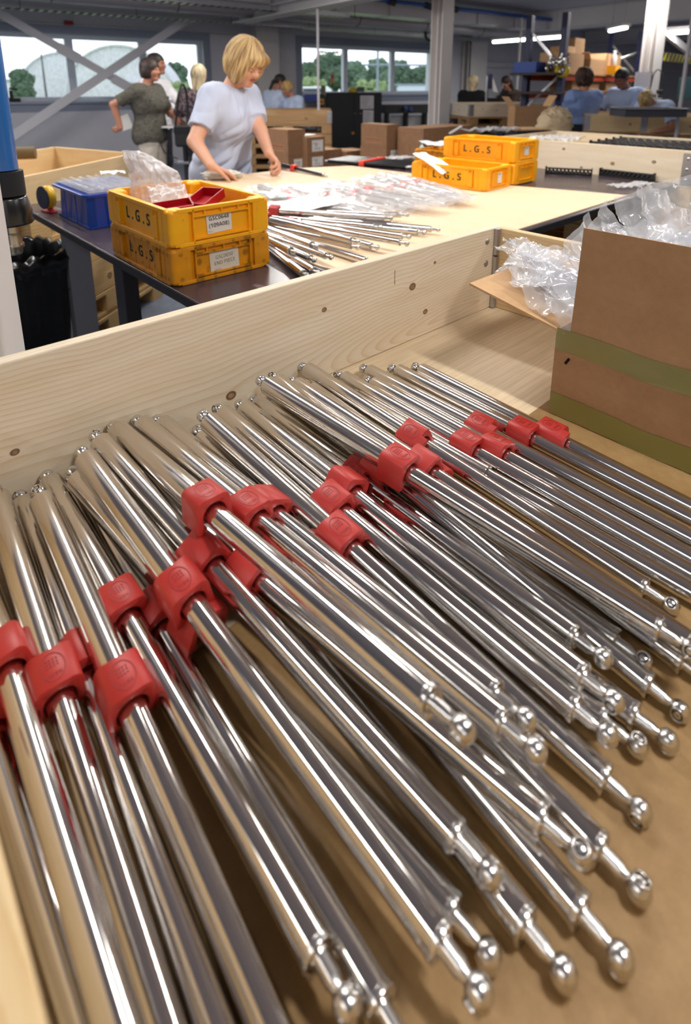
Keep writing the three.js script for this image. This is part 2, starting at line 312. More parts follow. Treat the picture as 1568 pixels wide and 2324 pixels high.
longThing('cable_duct', 'long white cable duct close under the ceiling at upper right', 'cable duct', 6.9, 7.1, 3.0, 2.7, (o, L) => { part('casing', bx(0.16, 0.07, 3.2, 0, 0.035, 0, 0.006), M.beam, o); part('lid', bx(0.17, 0.012, 3.2, 0, -0.004, 0, 0.003), M.beam, o); });

// ================================================================ the near box: a pallet collar with a sheet floor, full of struts
const FL = 0.888, RIM = 1.083;
function board(L, H = 0.195, t = 0.02) { const g = bx(L, H, t, 0, 0, 0, 0.0025); const uv = g.attributes.uv; for (let i = 0; i < uv.count; i++) { uv.setX(i, uv.getX(i) + L / 2); uv.setY(i, uv.getY(i) + H / 2); } return g; }
{
  const o = thing('pallet_collar', 'pale pine pallet collar holding the pile of steel struts in the foreground', 'wooden box', T(0.57, 0.34, FL), TURN);
  const loc = (u, w) => [u - 0.57, -(w - 0.34)];
  // back board, slightly askew
  const back = part('board', board(1.17), M.woodNear, o); { const [x, z] = loc(0.566, 0.733); back.position.set(x, 0.0975, z); back.rotation.y = -0.0155; }
  const right = part('board', board(0.78), M.woodB, o); { const [x, z] = loc(1.142, 0.325); right.position.set(x, 0.0975, z); right.rotation.y = PI / 2; }
  const left = part('board', board(0.80), M.woodB, o); { const [x, z] = loc(-0.002, 0.335); left.position.set(x, 0.0975, z); left.rotation.y = PI / 2; }
  const front = part('board', board(1.16), M.woodB, o); { const [x, z] = loc(0.57, -0.075); front.position.set(x, 0.0975, z); }
  const [hx, hz] = loc(1.1255, 0.7085);
  part('hinge', [rod(V(hx, 0.002, hz), V(hx, 0.062, hz), 0.007, 12), rod(V(hx, 0.066, hz), V(hx, 0.128, hz), 0.007, 12), rod(V(hx, 0.132, hz), V(hx, 0.194, hz), 0.007, 12)], M.galv, o);
  for (const y of [0.055, 0.115, 0.168]) {
    const a = part('bolt', rot(lathe([[0, 0.004], [0.004, 0.0035], [0.0075, 0.001], [0.0075, 0]], 14), PI / 2), M.galv, o); a.position.set(hx - 0.03, y, hz - 0.0062);
    const b = part('bolt', a.geometry, M.galv, o); b.position.set(hx + 0.0063, y, hz + 0.032); b.rotation.y = -PI / 2;
  }
  const tick = part('pencil_mark', bx(0.0012, 0.03, 0.0004), M.blackSoft, o); { const [x, z] = loc(0.79, 0.7195); tick.position.set(x, 0.15, z); }
}
single('box_floor', 'pale plywood sheet that forms the floor of the near box', 'board', bx(1.13, 0.012, 0.79, 0, -0.006, 0), M.ply, T(0.572, 0.328, FL - 0.0005), TURN);
{
  const g = new THREE.PlaneGeometry(0.83, 0.47, 40, 24); g.rotateX(-PI / 2); const p = g.attributes.position; boxUV(g);
  for (let i = 0; i < p.count; i++) p.setY(i, 0.0012 + 0.0006 * n3(p.getX(i) * 9, p.getZ(i) * 9, 3));
  const s = part('kraft_paper_sheet', g, M.kraft, scene); s.position.copy(T(0.44, 0.17, FL)); s.rotation.y = TURN; s.userData = { label: 'brown kraft paper sheet on the box floor under the strut ends', category: 'paper' };
}
// the box stands on a pallet
function palletOf(p, turn, top, label, mat, group) {
  const o = thing('wooden_pallet', label, 'pallet', p, turn, group), hs = top;
  for (let k = 0; k < 5; k++) part('deck_board', bx(1.2, 0.022, 0.13, 0, hs - 0.011, -0.335 + k * 0.1675, 0.002), mat, o);
  for (let k = 0; k < 3; k++) part('cross_board', bx(0.14, 0.022, 0.8, -0.53 + k * 0.53, hs - 0.033, 0, 0.002), mat, o);
  for (let i = 0; i < 3; i++) for (let j = 0; j < 3; j++) part('block', bx(0.14, 0.078, 0.12, -0.53 + i * 0.53, hs - 0.083, -0.34 + j * 0.34, 0.002), mat, o);
  for (let j = 0; j < 3; j++) part('bottom_board', bx(1.2, 0.022, 0.1, 0, hs - 0.133, -0.34 + j * 0.34, 0.002), mat, o);
  return o;
}
palletOf(T(0.57, 0.325, 0), TURN, FL - 0.0135, 'pallet carrying the near strut box', M.woodOld).position.y = 0;
{ const o = thing('lift_table', 'grey lift table under the near strut box', 'table', T(0.57, 0.325, 0), TURN);
  part('platform', bx(1.1, 0.06, 0.7, 0, 0.69, 0, 0.005), std('#555a60', 0.5), o);
  for (const s of [-1, 1]) { part('scissor_arm', bar(V(-0.45, 0.08, s * 0.2), V(0.45, 0.66, s * 0.2), 0.04, 0.06), std('#555a60', 0.5), o); part('scissor_arm', bar(V(0.45, 0.08, s * 0.25), V(-0.45, 0.66, s * 0.25), 0.04, 0.06), std('#555a60', 0.5), o); }
  part('base', bx(1.1, 0.08, 0.7, 0, 0.04, 0, 0.005), std('#555a60', 0.5), o);
}

// ---------------------------------------------------------------- struts
const R1 = 0.0138, R2 = 0.0108, LF = 0.262;
const outerTube = lathe([[0.006, 0.004], [0.0095, 0.004], [0.0105, 0.0005], [0.0128, 0], [R1, 0.0016], [R1, LF - 0.001], [R1 - 0.001, LF], [R2 - 0.0004, LF]], 36);
const nearTube = lathe([[R2, 0], [R2, 0.0118], [R2 - 0.0005, 0.0121], [R2 - 0.0005, 0.0127], [R2, 0.013], [R2, 0.998]], 32);   // stretched to length
const nearRim = lathe([[R2, -0.002], [R2 + 0.0006, -0.0015], [R2 + 0.0006, 0.002], [R2 - 0.0006, 0.003], [R2 - 0.0022, 0.002], [0.0062, 0.0005], [0, 0.0005]], 32);
function eyeEnd(neck, neckR, ballR) {                        // stud with a ball that has a cross bore
  const ball = new THREE.SphereGeometry(ballR, 28, 20); ball.translate(0, neck + ballR * 0.8, 0);
  return mg([lathe([[neckR * 1.25, 0], [neckR * 1.25, 0.002], [neckR, 0.003], [neckR, neck * 0.7], [neckR * 0.72, neck * 0.85], [neckR * 0.7, neck + ballR * 0.1]], 20), ball]);
}
const studNear = eyeEnd(0.019, 0.0052, 0.0082), studFar = eyeEnd(0.0125, 0.0055, 0.0082);
const boreCup = (r) => { const g = new THREE.CylinderGeometry(0.0043, 0.0036, 0.0006, 16); return g; };
const bore = boreCup(), boreRing = new THREE.TorusGeometry(0.0049, 0.0009, 8, 20).rotateX(PI / 2);
function clipGeo(notch) {                                    // a U-shaped sleeve: flat top, round shoulders, open below
  const s = new THREE.Shape(), w = 0.0178, t = 0.0188, b = -0.0135;
  s.moveTo(-w - 0.001, b); s.lineTo(-w, t - 0.008); s.quadraticCurveTo(-w + 0.0005, t - 0.0005, -w + 0.0075, t); s.lineTo(w - 0.0075, t); s.quadraticCurveTo(w - 0.0005, t - 0.0005, w, t - 0.008); s.lineTo(w + 0.001, b);
  s.lineTo(w - 0.0025, b); s.absarc(0, 0, R1 + 0.0006, -0.72, PI + 0.72, false); s.lineTo(-w + 0.0025, b);
  const L = 0.036, a = new THREE.ExtrudeGeometry(s, { depth: L - 0.0024, bevelEnabled: true, bevelThickness: 0.0012, bevelSize: 0.0011, bevelSegments: 2, curveSegments: 14 });
  a.translate(0, 0, 0.0012 - L); let g = [a];
  if (notch) {                                               // the step cut: a tongue runs on over one shoulder
    const q = new THREE.Shape(); q.moveTo(-w, -0.004); q.lineTo(-w, t - 0.008); q.quadraticCurveTo(-w + 0.0005, t - 0.0005, -w + 0.0075, t); q.lineTo(0.002, t); q.lineTo(0.002, R1 + 0.0012); q.absarc(0, 0, R1 + 0.0008, PI / 2 - 0.12, PI + 0.26, false);
    const c = new THREE.ExtrudeGeometry(q, { depth: 0.009, bevelEnabled: true, bevelThickness: 0.001, bevelSize: 0.0009, bevelSegments: 2, curveSegments: 12 }); c.translate(0, 0, 0.0002); g.push(c);
  }
  return toCreasedNormals(mg(g), 0.7);
}
const clipPlain = clipGeo(false), clipStep = clipGeo(true);
const clipMark = (() => { const l = []; for (let i = 0; i < 4; i++) for (let j = 0; j < 3; j++) l.push(bx(0.0014, 0.0005, 0.0016, -0.0039 + i * 0.0026, 0.01996, -0.0245 + j * 0.0031)); const t = text('PUSH', 0.0032, 0.0003); t.rotateX(-PI / 2); t.rotateY(PI / 2); t.translate(0, 0.0198, 0); t.rotateY(-PI / 2); t.translate(0, 0, -0.0105); l.push(t); return mg(l); })();
const padRing = (() => { const s = new THREE.Shape(); s.absellipse(0, 0, 0.0095, 0.0135, 0, 2 * PI); const h = new THREE.Path(); h.absellipse(0, 0, 0.0088, 0.0128, 0, 2 * PI, true); s.holes.push(h); const g = new THREE.ExtrudeGeometry(s, { depth: 0.0004, bevelEnabled: false, curveSegments: 20 }); g.rotateX(-PI / 2); g.translate(0, 0.0198, -0.0175); return g; })();
const CLIPQ = new THREE.Quaternion().setFromRotationMatrix(new THREE.Matrix4().makeBasis(V(-1, 0, 0), V(0, 0, 1), V(0, 1, 0)));
// parts of a strut from its far rim a to its near rim b; local y runs from a to b
function strut(a, b, o) {
  const L = a.distanceTo(b), k = thing(o.name ?? 'steel_strut', o.label, 'gas strut', a, 0, o.group);
  const y = b.clone().sub(a).normalize(), up = V(0, 1, 0).addScaledVector(y, -y.y).normalize(), x = y.clone().cross(up);   // clip top = up
  const m = new THREE.Matrix4().makeBasis(x, y, up); k.quaternion.setFromRotationMatrix(m); k.rotateY(o.roll ?? 0);
  const m1 = o.m1 ?? M.steelTube, m2 = o.m2 ?? M.steelTube2;
  const front = o.front ?? 0.275, lf = front - 0.01; part('outer_tube', outerTube, m1, k).scale.y = lf / LF;
  const sf = part('end_stud', studFar, M.steel, k); sf.rotation.x = PI; sf.position.y = 0.004; sf.rotation.y = o.spin ?? 0;
  const n = part('inner_tube', nearTube, m2, k); n.position.y = lf; n.scale.y = L - lf;
  part('end_cap', nearRim, M.steel, k).position.y = L - 0.001;
  const sn = part('end_stud', studNear, M.steel, k); sn.position.y = L; sn.rotation.y = (o.spin ?? 0) * 1.7 + 0.6;
  for (const [s, h] of [[sf, 0.0125 + 0.0066], [sn, 0.019 + 0.0066]]) {
    const c = part('eye_bore', bore, M.bore, s), r2 = part('eye_ring', boreRing, M.steel, s);
    for (const e of [c, r2]) { e.position.set(0, h, 0.0073); e.rotation.x = PI / 2; e.rotation.order = 'YXZ'; }
  }
  if (!o.bare) {
    const c = part('red_clip', o.step ? clipStep : clipPlain, o.clip ?? M.redClip, k, o.clipLabel); c.position.y = front; c.quaternion.copy(CLIPQ); c.rotateZ(o.clipRoll ?? 0);
    if (!o.plain) part('raised_marking', [clipMark, padRing], M.redClipMark, c);
  }
  return k;
}
const ST = [
  [0.558, 0.706, 0.927, 0.552, 0.146, 0.899, 'top-layer strut whose clip has a step cut, sixth clip from the carton', { front: 0.263, step: 1, clipRoll: 0.5 }],
  [0.608, 0.667, 0.908, 0.606, 0.101, 0.899, 'strut with flat marked clip between the step-cut clip and the carton', { front: 0.277 }],
  [0.665, 0.663, 0.902, 0.656, 0.127, 0.902, 'strut with a pale step-cut clip, third strut from the carton', { front: 0.260, step: 1, clipRoll: 0.25 }],
  [0.636, 0.623, 0.905, 0.628, 0.081, 0.899, 'low strut whose clip stands forward of the pale step-cut clip', { front: 0.264, clipRoll: -0.2 }],
  [0.705, 0.629, 0.902, 0.687, 0.063, 0.902, 'strut second from the carton, clip marking facing up', { front: 0.275 }],
  [0.733, 0.598, 0.905, 0.708, 0.035, 0.900, 'strut lying nearest the carton, darker step-cut clip', { front: 0.274, step: 1, clipRoll: 0.1 }],
  [0.432, 0.643, 0.972, 0.478, 0.111, 0.934, 'high strut with a bright flat clip right of the pine knot line', { front: 0.263 }],
  [0.529, 0.658, 0.920, 0.495, 0.093, 0.899, 'lower strut whose tilted clip shows between two higher tubes', { front: 0.281, clipRoll: -0.35 }],
  [0.469, 0.668, 0.953, 0.451, 0.105, 0.899, 'strut crossing under the bright-clip strut, its clip half hidden', { front: 0.252, clipRoll: 0.6, plain: 1 }],
  [0.455, 0.706, 0.904, 0.429, 0.162, 0.919, 'strut whose step-cut clip is turned to the left, mid pile', { front: 0.266, step: 1, clipRoll: 0.55 }],
  [0.408, 0.670, 0.930, 0.386, 0.136, 0.936, 'strut whose clip is nearly covered by neighbouring clips, mid pile', { front: 0.253, clipRoll: -0.5, plain: 1 }],
  [0.370, 0.667, 0.939, 0.367, 0.132, 0.924, 'strut with a clean clip left of the step-cut group, ball end low right', { front: 0.262, clipRoll: 0.25 }],
  [0.327, 0.630, 0.962, 0.354, 0.100, 0.899, 'strut with a single clip lying lower than its right neighbour, mid pile', { front: 0.270, clipRoll: 0.1 }],
  [0.266, 0.705, 0.948, 0.294, 0.154, 0.955, 'right one of the twin top struts with side by side clips', { front: 0.265 }],
  [0.233, 0.706, 0.954, 0.235, 0.174, 1.010, 'left one of the twin top struts with side by side clips', { front: 0.258 }],
  [0.202, 0.681, 0.962, 0.236, 0.149, 0.916, 'strut whose unmarked clip sits just below the twin top struts', { front: 0.253, clipRoll: 0.6, plain: 1 }],
  [0.176, 0.656, 0.964, 0.187, 0.123, 0.925, 'strut with the brightest clip left of the twin top struts', { front: 0.256, clipRoll: 0.2 }],
  [0.145, 0.706, 0.919, 0.135, 0.171, 0.914, 'strut with a square-on clip, far end touching the board, left half', { front: 0.254 }],
  [0.122, 0.648, 0.940, 0.097, 0.084, 0.899, 'strut with large marked clip, second big clip from the left edge', { front: 0.280 }],
  [0.175, 0.703, 0.902, 0.152, 0.137, 0.901, 'strut whose dull clip is tucked under the brightest clip', { front: 0.270, clipRoll: 0.7, plain: 1 }],
  [0.086, 0.698, 0.933, 0.054, 0.134, 0.899, 'strut with the largest marked clip, nearest the left board', { front: 0.281 }],
  [0.112, 0.706, 0.906, 0.077, 0.149, 0.899, 'low strut whose clip peeks out right of the largest clip', { front: 0.272, clipRoll: -0.6 }],
  [0.020, 0.706, 0.903, 0.027, 0.157, 0.901, 'leftmost strut, hard against the left board', { front: 0.267, clipRoll: 0.3, plain: 1 }],
  [0.052, 0.706, 0.902, 0.036, 0.173, 0.949, 'second strut from the left board, clip cut by picture edge', { front: 0.244, clipRoll: 0.2, plain: 1 }],
  [0.295, 0.706, 0.936, 0.314, 0.172, 0.946, 'strut lying against the right twin strut, short near end', { front: 0.262, clipRoll: -0.5, plain: 1 }],
  [0.326, 0.649, 0.928, 0.311, 0.084, 0.899, 'low strut emerging in front of the right twin strut', { clipRoll: 0.2, plain: 1 }],
  [0.312, 0.643, 0.904, 0.272, 0.079, 0.899, 'bottom strut ending lowest right of the pile', { clipRoll: -0.2, plain: 1 }],
  [0.344, 0.682, 0.909, 0.393, 0.118, 0.899, 'low strut slanting right, eye end beyond its neighbours', { front: 0.280, clipRoll: 0.4, plain: 1 }],
  [0.396, 0.667, 0.904, 0.416, 0.103, 0.899, 'bottom strut under the middle of the pile', { front: 0.298, clipRoll: -0.4, plain: 1 }],
  [0.495, 0.654, 0.943, 0.497, 0.088, 0.921, 'strut lying under the step-cut strut, right half', { clipRoll: 0.3, plain: 1 }],
  [0.166, 0.664, 0.937, 0.212, 0.133, 0.899, 'bottom strut slanting right under the left half of the pile', { clipRoll: -0.3, plain: 1 }],
  [0.215, 0.675, 0.935, 0.284, 0.114, 0.920, 'strut slanting under the twin struts, its clip deep in shade', { front: 0.283, clipRoll: 0.5, plain: 1 }],
  [0.266, 0.650, 0.902, 0.241, 0.099, 0.899, 'bottom strut lying in the gap under the twin struts', { bare: 1 }],
  [0.493, 0.705, 0.902, 0.471, 0.142, 0.899, 'bottom strut glimpsed under the right half of the pile', { bare: 1 }],
  [0.579, 0.620, 0.902, 0.581, 0.058, 0.899, 'bottom strut glimpsed beneath the struts nearest the carton', { bare: 1 }],
];
ST.forEach(([u0, w0, h0, u1, w1, h1, label, o], i) => strut(T(u0, w0, h0), T(u1, w1, h1), { ...o, label: 'steel strut: ' + label, group: 'steel struts in the near box', spin: i * 1.9 }));

// ---------------------------------------------------------------- the big carton with its flaps
{
  const o = thing('carton', 'large open carton of plastic bags standing in the near box', 'carton', T(0.8, 0.387, FL + 0.002), TURN);   // local x = u, z = towards the camera; origin at the left near corner
  const W = 0.3, D = 0.44, H = 0.141, t = 0.004;
  part('front_panel', bx(t, H, D, t / 2, H / 2, D / 2), M.card, o); part('back_panel', bx(t, H, D, W - t / 2, H / 2, D / 2), M.card, o);
  part('side_panel', bx(W - 2 * t, H, t, W / 2, H / 2, t / 2), M.card, o); part('side_panel', bx(W - 2 * t, H, t, W / 2, H / 2, D - t / 2), M.card, o);
  part('bottom_panel', bx(W - 2 * t, t, D - 2 * t, W / 2, t / 2, D / 2), M.card, o);
  const ff = bx(t, 0.168, D - 0.02, 0, 0.084, D / 2 + 0.012); ff.rotateZ(-0.05); part('front_flap', ff.translate(t / 2, H, 0), M.card, o);
  const bf = bx(t, 0.16, D - 0.02, 0, 0.08, D / 2 + 0.012); bf.rotateZ(-0.18); part('back_flap', bf.translate(W - t, H, 0), M.card, o);
  const sf = bx(W - 0.004, t, 0.172, W / 2, 0, -0.086); sf.rotateX(0.19); const side = part('side_flap', sf.translate(0, H + 0.001, 0.002), M.cardPale, o);
  // corrugated edge of the side flap
  const cor = []; for (let i = 0; i < 48; i++) cor.push(bx(0.0011, 0.003, 0.0012, 0.004 + i * 0.0061, 0, -0.172)); cor.forEach((g) => g.rotateX(0.19).translate(0, H + 0.001, 0.002)); part('corrugation', cor, M.cardDark, side).userData.kind = 'stuff';
  const tg = new THREE.PlaneGeometry(D - 0.002, 0.036, 60, 6), p = tg.attributes.position; tg.rotateY(-PI / 2);
  for (let i = 0; i < p.count; i++) p.setXYZ(i, -0.0006 - 0.0009 * abs(n3(p.getZ(i) * 16, p.getY(i) * 60, 4)), p.getY(i) + 0.003 * n3(p.getZ(i) * 8, 1, 2), p.getZ(i));
  tg.computeVertexNormals(); M.tape.side = THREE.DoubleSide;
  part('packing_tape', tg.clone().translate(0, H - 0.012, D / 2), M.tape, o, 'olive packing tape along the fold'); part('packing_tape', tg.clone().translate(-0.0002, 0.019, D / 2), M.tape, o, 'olive packing tape along the bottom edge');
  part('puncture', rot(bx(0.0008, 0.012, 0.004), 0.5).translate(-0.0003, 0.098, 0.022), M.bore, o, 'small puncture in the card');
}
// crumpled film: sheets folded by ridged noise
function filmSheet(w, h, n, amp, sd, f = 9, bend = 0) {
  const g = new THREE.PlaneGeometry(w, h, n, n), p = g.attributes.position;
  for (let i = 0; i < p.count; i++) {
    const x = p.getX(i), y = p.getY(i); let z = 0, a = amp, q = f;
    for (let k = 0; k < 3; k++) { z += a * (1 - 2.2 * abs(n3(x * q, y * q, sd + k * 5))); a *= 0.45; q *= 2.2; }
    p.setXYZ(i, x + 0.35 * amp * n3(x * f, y * f, sd + 40), y + 0.35 * amp * n3(x * f, y * f, sd + 50), z + bend * (x * x + y * y));
  }
  g.computeVertexNormals(); return g;
}
{
  const l = [];
  for (let i = 0; i < 30; i++) {                              // the heap in the carton
    const g = filmSheet(rr(0.12, 0.17), rr(0.12, 0.17), 30, rr(0.008, 0.017), i * 7.3, rr(5, 9));
    g.rotateX(rr(-1.75, -0.75)); g.rotateY(rr(-1.2, 1.2)); const u = rr(0.1, 0.22), z = rr(0.04, 0.4), e = 1 - hypot((u - 0.16) / 0.2, (z - 0.2) / 0.3); g.translate(u, 0.14 + 0.08 * max(0, e) + rr(0, 0.09), z); l.push(g);
  }
  for (const [x, y, z, s, rz, ry] of [[0.12, 0.345, 0.02, 0.12, 0.5, 0.2], [0.19, 0.375, 0.08, 0.15, 0.25, -0.2], [0.14, 0.36, 0.13, 0.13, -0.3, 0.3], [0.22, 0.385, 0.17, 0.17, 0.1, 0.3], [0.2, 0.37, 0.27, 0.17, -0.5, 0.1], [0.17, 0.31, -0.03, 0.12, 0.4, 0.4], [0.24, 0.36, 0.05, 0.15, -0.2, 0.5], [0.16, 0.35, 0.22, 0.14, 0.3, -0.3]]) {   // bag ends sticking up
    const g = filmSheet(s, s * 1.2, 36, 0.009, x * 99 + z, 9, 0.6); g.rotateZ(rz); g.rotateX(-0.45); g.rotateY(ry - 0.4); g.translate(x, y - 0.105, z); l.push(g);
  }
  for (let i = 0; i < 15; i++) {                              // spilling over the side flap
    const z = -0.15 + i * 0.0118, g = filmSheet(rr(0.1, 0.15), rr(0.09, 0.13), 30, rr(0.007, 0.014), 300 + i * 5.1, rr(5, 10)); g.rotateX(-PI / 2 + 0.2 + rr(-0.25, 0.3)); g.rotateY(rr(-0.8, 0.8));
    g.translate(rr(0.07, 0.2), 0.146 - z * 0.19 + rr(0.006, 0.032), z); l.push(g);
  }
  const o = part('plastic_bag_heap', l, M.heap, scene); o.position.copy(T(0.8, 0.387, FL + 0.002)); o.rotation.y = TURN;
  o.userData = { label: 'heap of crumpled clear plastic bags spilling from the large carton', category: 'plastic bags', kind: 'stuff' };
}

// ================================================================ the packing table and what lies on it
const TT = 0.9;
M.phenolic = std('#ffffff', 0.27, 0, { map: tex(512, 512, (x, y) => { const k = n3(x / 40, y / 40, 80) * 5 + n3(x / 4, y / 90, 81) * 4; const s = smooth(0.55, 0.9, n3(x / 25, y / 60, 82)) * 46; return [66 + k + s, 56 + k + s, 62 + k + s]; }, { size: [1.6, 1.6] }) });
M.tableEdge = std('#1d1a1c', 0.5); M.legGrey = std('#a09fa5', 0.45, 0.2); M.legDark = std('#3b393d', 0.5, 0.2);
{
  const o = thing('packing_table', 'long dark-topped packing table on grey steel legs', 'table', T(0.607, 1.03, 0), TURN);   // local x = u, -z = w
  const L = 2.76, D = 1.72;
  part('table_top', bx(L, 0.026, D, L / 2, TT - 0.013, -D / 2, 0.002), M.phenolic, o);
  part('edge_band', [bx(L, 0.024, 0.003, L / 2, TT - 0.014, 0.0012), bx(0.003, 0.024, D, -0.0012, TT - 0.014, -D / 2), bx(0.003, 0.024, D, L + 0.0012, TT - 0.014, -D / 2)], M.tableEdge, o);
  const leg = (x, z, m, name = 'leg') => { const g = part(name, [bx(0.09, TT - 0.03, 0.004, x, (TT - 0.03) / 2, z + 0.03), bx(0.004, TT - 0.03, 0.06, x - 0.045, (TT - 0.03) / 2, z), bx(0.004, TT - 0.03, 0.06, x + 0.045, (TT - 0.03) / 2, z), bx(0.03, TT - 0.03, 0.004, x - 0.032, (TT - 0.03) / 2, z - 0.03), bx(0.03, TT - 0.03, 0.004, x + 0.032, (TT - 0.03) / 2, z - 0.03)], m, o); for (const y of [0.55, 0.68, 0.8]) { part('bolt_hole', rot(new THREE.CylinderGeometry(0.006, 0.006, 0.001, 12), 0, 0, PI / 2).translate(x - 0.0475, y, z), M.bore, g); } return g; };
  leg(0.19, -0.36, M.legGrey); leg(2.56, -0.16, M.legGrey); leg(2.56, -1.5, M.legGrey); leg(0.14, -1.5, M.legGrey);
  part('leg', [bar(V(0.07, TT - 0.03, -0.78), V(0.03, 0.03, -0.66), 0.075, 0.05, 0.003)], M.legDark, o);
  part('foot_rail', bar(V(0.05, 0.12, -0.72), V(0.9, 0.12, -0.72), 0.06, 0.05, 0.003), M.legDark, o);
  part('cross_rail', [bx(0.05, 0.08, D - 0.2, 0.14, TT - 0.08, -D / 2), bx(0.05, 0.08, D - 0.2, 2.56, TT - 0.08, -D / 2), bx(2.4, 0.08, 0.04, L / 2, TT - 0.08, -0.2), bx(2.4, 0.08, 0.04, L / 2, TT - 0.08, -1.5)], M.legGrey, o);
}
M.hardboard = std('#ffffff', 0.55, 0, { map: speckle([232, 206, 172], 4, 1, 90, 512) });
{
  const s = new THREE.Shape(); [[1.02, 1.045], [2.775, 1.06], [2.60, 1.62], [2.52, 2.70], [2.20, 2.84], [1.62, 2.86], [0.98, 2.4], [1.0, 1.2]].forEach(([u, w], i) => (i ? s.lineTo(u, w) : s.moveTo(u, w)));
  const g = new THREE.ExtrudeGeometry(s, { depth: 0.004, bevelEnabled: false }); g.rotateX(-PI / 2);       // x = u, -z = w
  const o = part('hardboard_sheet', boxUV(g), M.hardboard, scene); o.position.copy(T(0, 0, TT)); o.rotation.y = TURN; o.userData = { label: 'pale brown hardboard sheet covering the middle of the packing table', category: 'board' };
}
// stacking crates
M.crate = phys('#ffb600', 0.42, { clearcoat: 0.15, clearcoatRoughness: 0.4 }); M.crateDirty = phys('#dc9300', 0.5); M.ink = std('#15120f', 0.6);
M.crate.map = tex(256, 256, (x, y) => { const k = n3(x / 50, y / 50, 95) * 6, d = smooth(0.5, 0.9, n3(x / 18, y / 40, 96)) * 22; return [255 - d, 252 + k - d, 245 - d]; }, { size: [0.4, 0.4], mirror: true });
M.crateDirty.map = tex(256, 256, (x, y) => { const k = n3(x / 40, y / 40, 97) * 10, d = smooth(0.1, 0.8, n3(x / 16, y / 30, 98)) * 70; return [250 - d + k, 246 + k - d, 235 - d]; }, { size: [0.35, 0.35], mirror: true });
const CR = [0.30, 0.1, 0.42];
const crateGeo = (() => {
  const [X, Y, Z] = CR, l = [], ins = 0.011, t = 0.003;
  l.push(bx(X - 0.03, t, Z - 0.03, 0, 0.008, 0));
  for (const s of [-1, 1]) {
    l.push(bx(t, Y - 0.006, Z - 0.012, s * (X / 2 - ins), Y / 2 + 0.002, 0), bx(X - 0.012, Y - 0.006, t, 0, Y / 2 + 0.002, s * (Z / 2 - ins)));
    l.push(bx(0.014, 0.011, Z - 0.05, s * (X / 2 - 0.007), Y - 0.0055, 0, 0.002), bx(X - 0.05, 0.011, 0.014, 0, Y - 0.0055, s * (Z / 2 - 0.007), 0.002));
    l.push(bx(0.0125, 0.01, Z - 0.05, s * (X / 2 - 0.00625), 0.005, 0, 0.0015), bx(X - 0.05, 0.01, 0.0125, 0, 0.005, s * (Z / 2 - 0.00625), 0.0015));
    for (const z of [-0.165, -0.135, -0.115, 0.115, 0.135, 0.165]) l.push(bx(0.0112, Y - 0.012, 0.0035, s * (X / 2 - 0.0056), Y / 2, z));
    for (const z of [-0.1, 0.1]) l.push(bx(0.0108, Y * 0.62, 0.02, s * (X / 2 - 0.0056), Y / 2 - 0.006, z * 1.25, 0.002));
    for (const x of [-0.083, 0.083]) l.push(bx(0.0035, Y - 0.012, 0.0112, x, Y / 2, s * (Z / 2 - 0.0056)));
    for (const x of [-0.05, 0, 0.05]) l.push(bx(0.003, 0.012, 0.0105, x, Y - 0.016, s * (Z / 2 - 0.0054)));
    l.push(bx(0.168, 0.004, 0.0105, 0, Y - 0.024, s * (Z / 2 - 0.0054)), bx(0.168, 0.004, 0.0105, 0, 0.016, s * (Z / 2 - 0.0054)));
    for (const q of [-1, 1]) {
      l.push(bx(0.05, Y - 0.001, 0.05, s * (X / 2 - 0.025), Y / 2, q * (Z / 2 - 0.025), 0.012), bx(0.04, Y - 0.004, 0.011, s * (X / 2 - 0.034), Y / 2, q * (Z / 2 - 0.0062), 0.002), bx(0.011, Y - 0.004, 0.02, s * (X / 2 - 0.0062), Y / 2, q * (Z / 2 - 0.055), 0.002));
      l.push(rot(new THREE.CylinderGeometry(0.003, 0.003, 0.002, 10), PI / 2).translate(s * (X / 2 - 0.04), Y * 0.72, q * (Z / 2 + 0.0003)));
    }
  }
  const all = mg(l);                                         // hollow the corner posts: cut away what lies inside the box
  return all;
})();
const lgs = text('L . G . S', 0.033, 0.0005).scale(1.05, 1, 1);
function crate(p, turn, label, o = {}) {
  const k = thing('stacking_crate', label, 'crate', p, turn, 'yellow stacking crates on the packing table');
  part('crate_body', crateGeo, o.mat ?? M.crate, k);
  if (o.s) k.scale.set(...o.s);
  const a = part('lettering', lgs, M.ink, k, 'black letters L.G.S'); a.rotation.y = -PI / 2; a.position.set(-CR[0] / 2 + 0.0093, 0.052, -0.005);
  if (o.sticker) { const s = part('sticker', sheet(...o.sticker.size), o.sticker.mat, k, o.sticker.label); s.position.set(o.sticker.x ?? 0, o.sticker.y ?? 0.05, CR[2] / 2 - 0.0075); s.rotation.z = o.sticker.tilt ?? 0; }
  return k;
}
const stick1 = label2D(512, 360, (c, w, h) => { c.fillStyle = '#e9e0d8'; c.fillRect(0, 0, w, h); c.fillStyle = '#15110f'; c.textAlign = 'center'; c.font = 'bold 104px sans-serif'; c.fillText('GSC0648', w / 2, 130); c.fillText('(109A08)', w / 2 - 4, 258); c.font = '34px sans-serif'; c.textAlign = 'left'; c.fillText('102-2-1', 6, 336); });
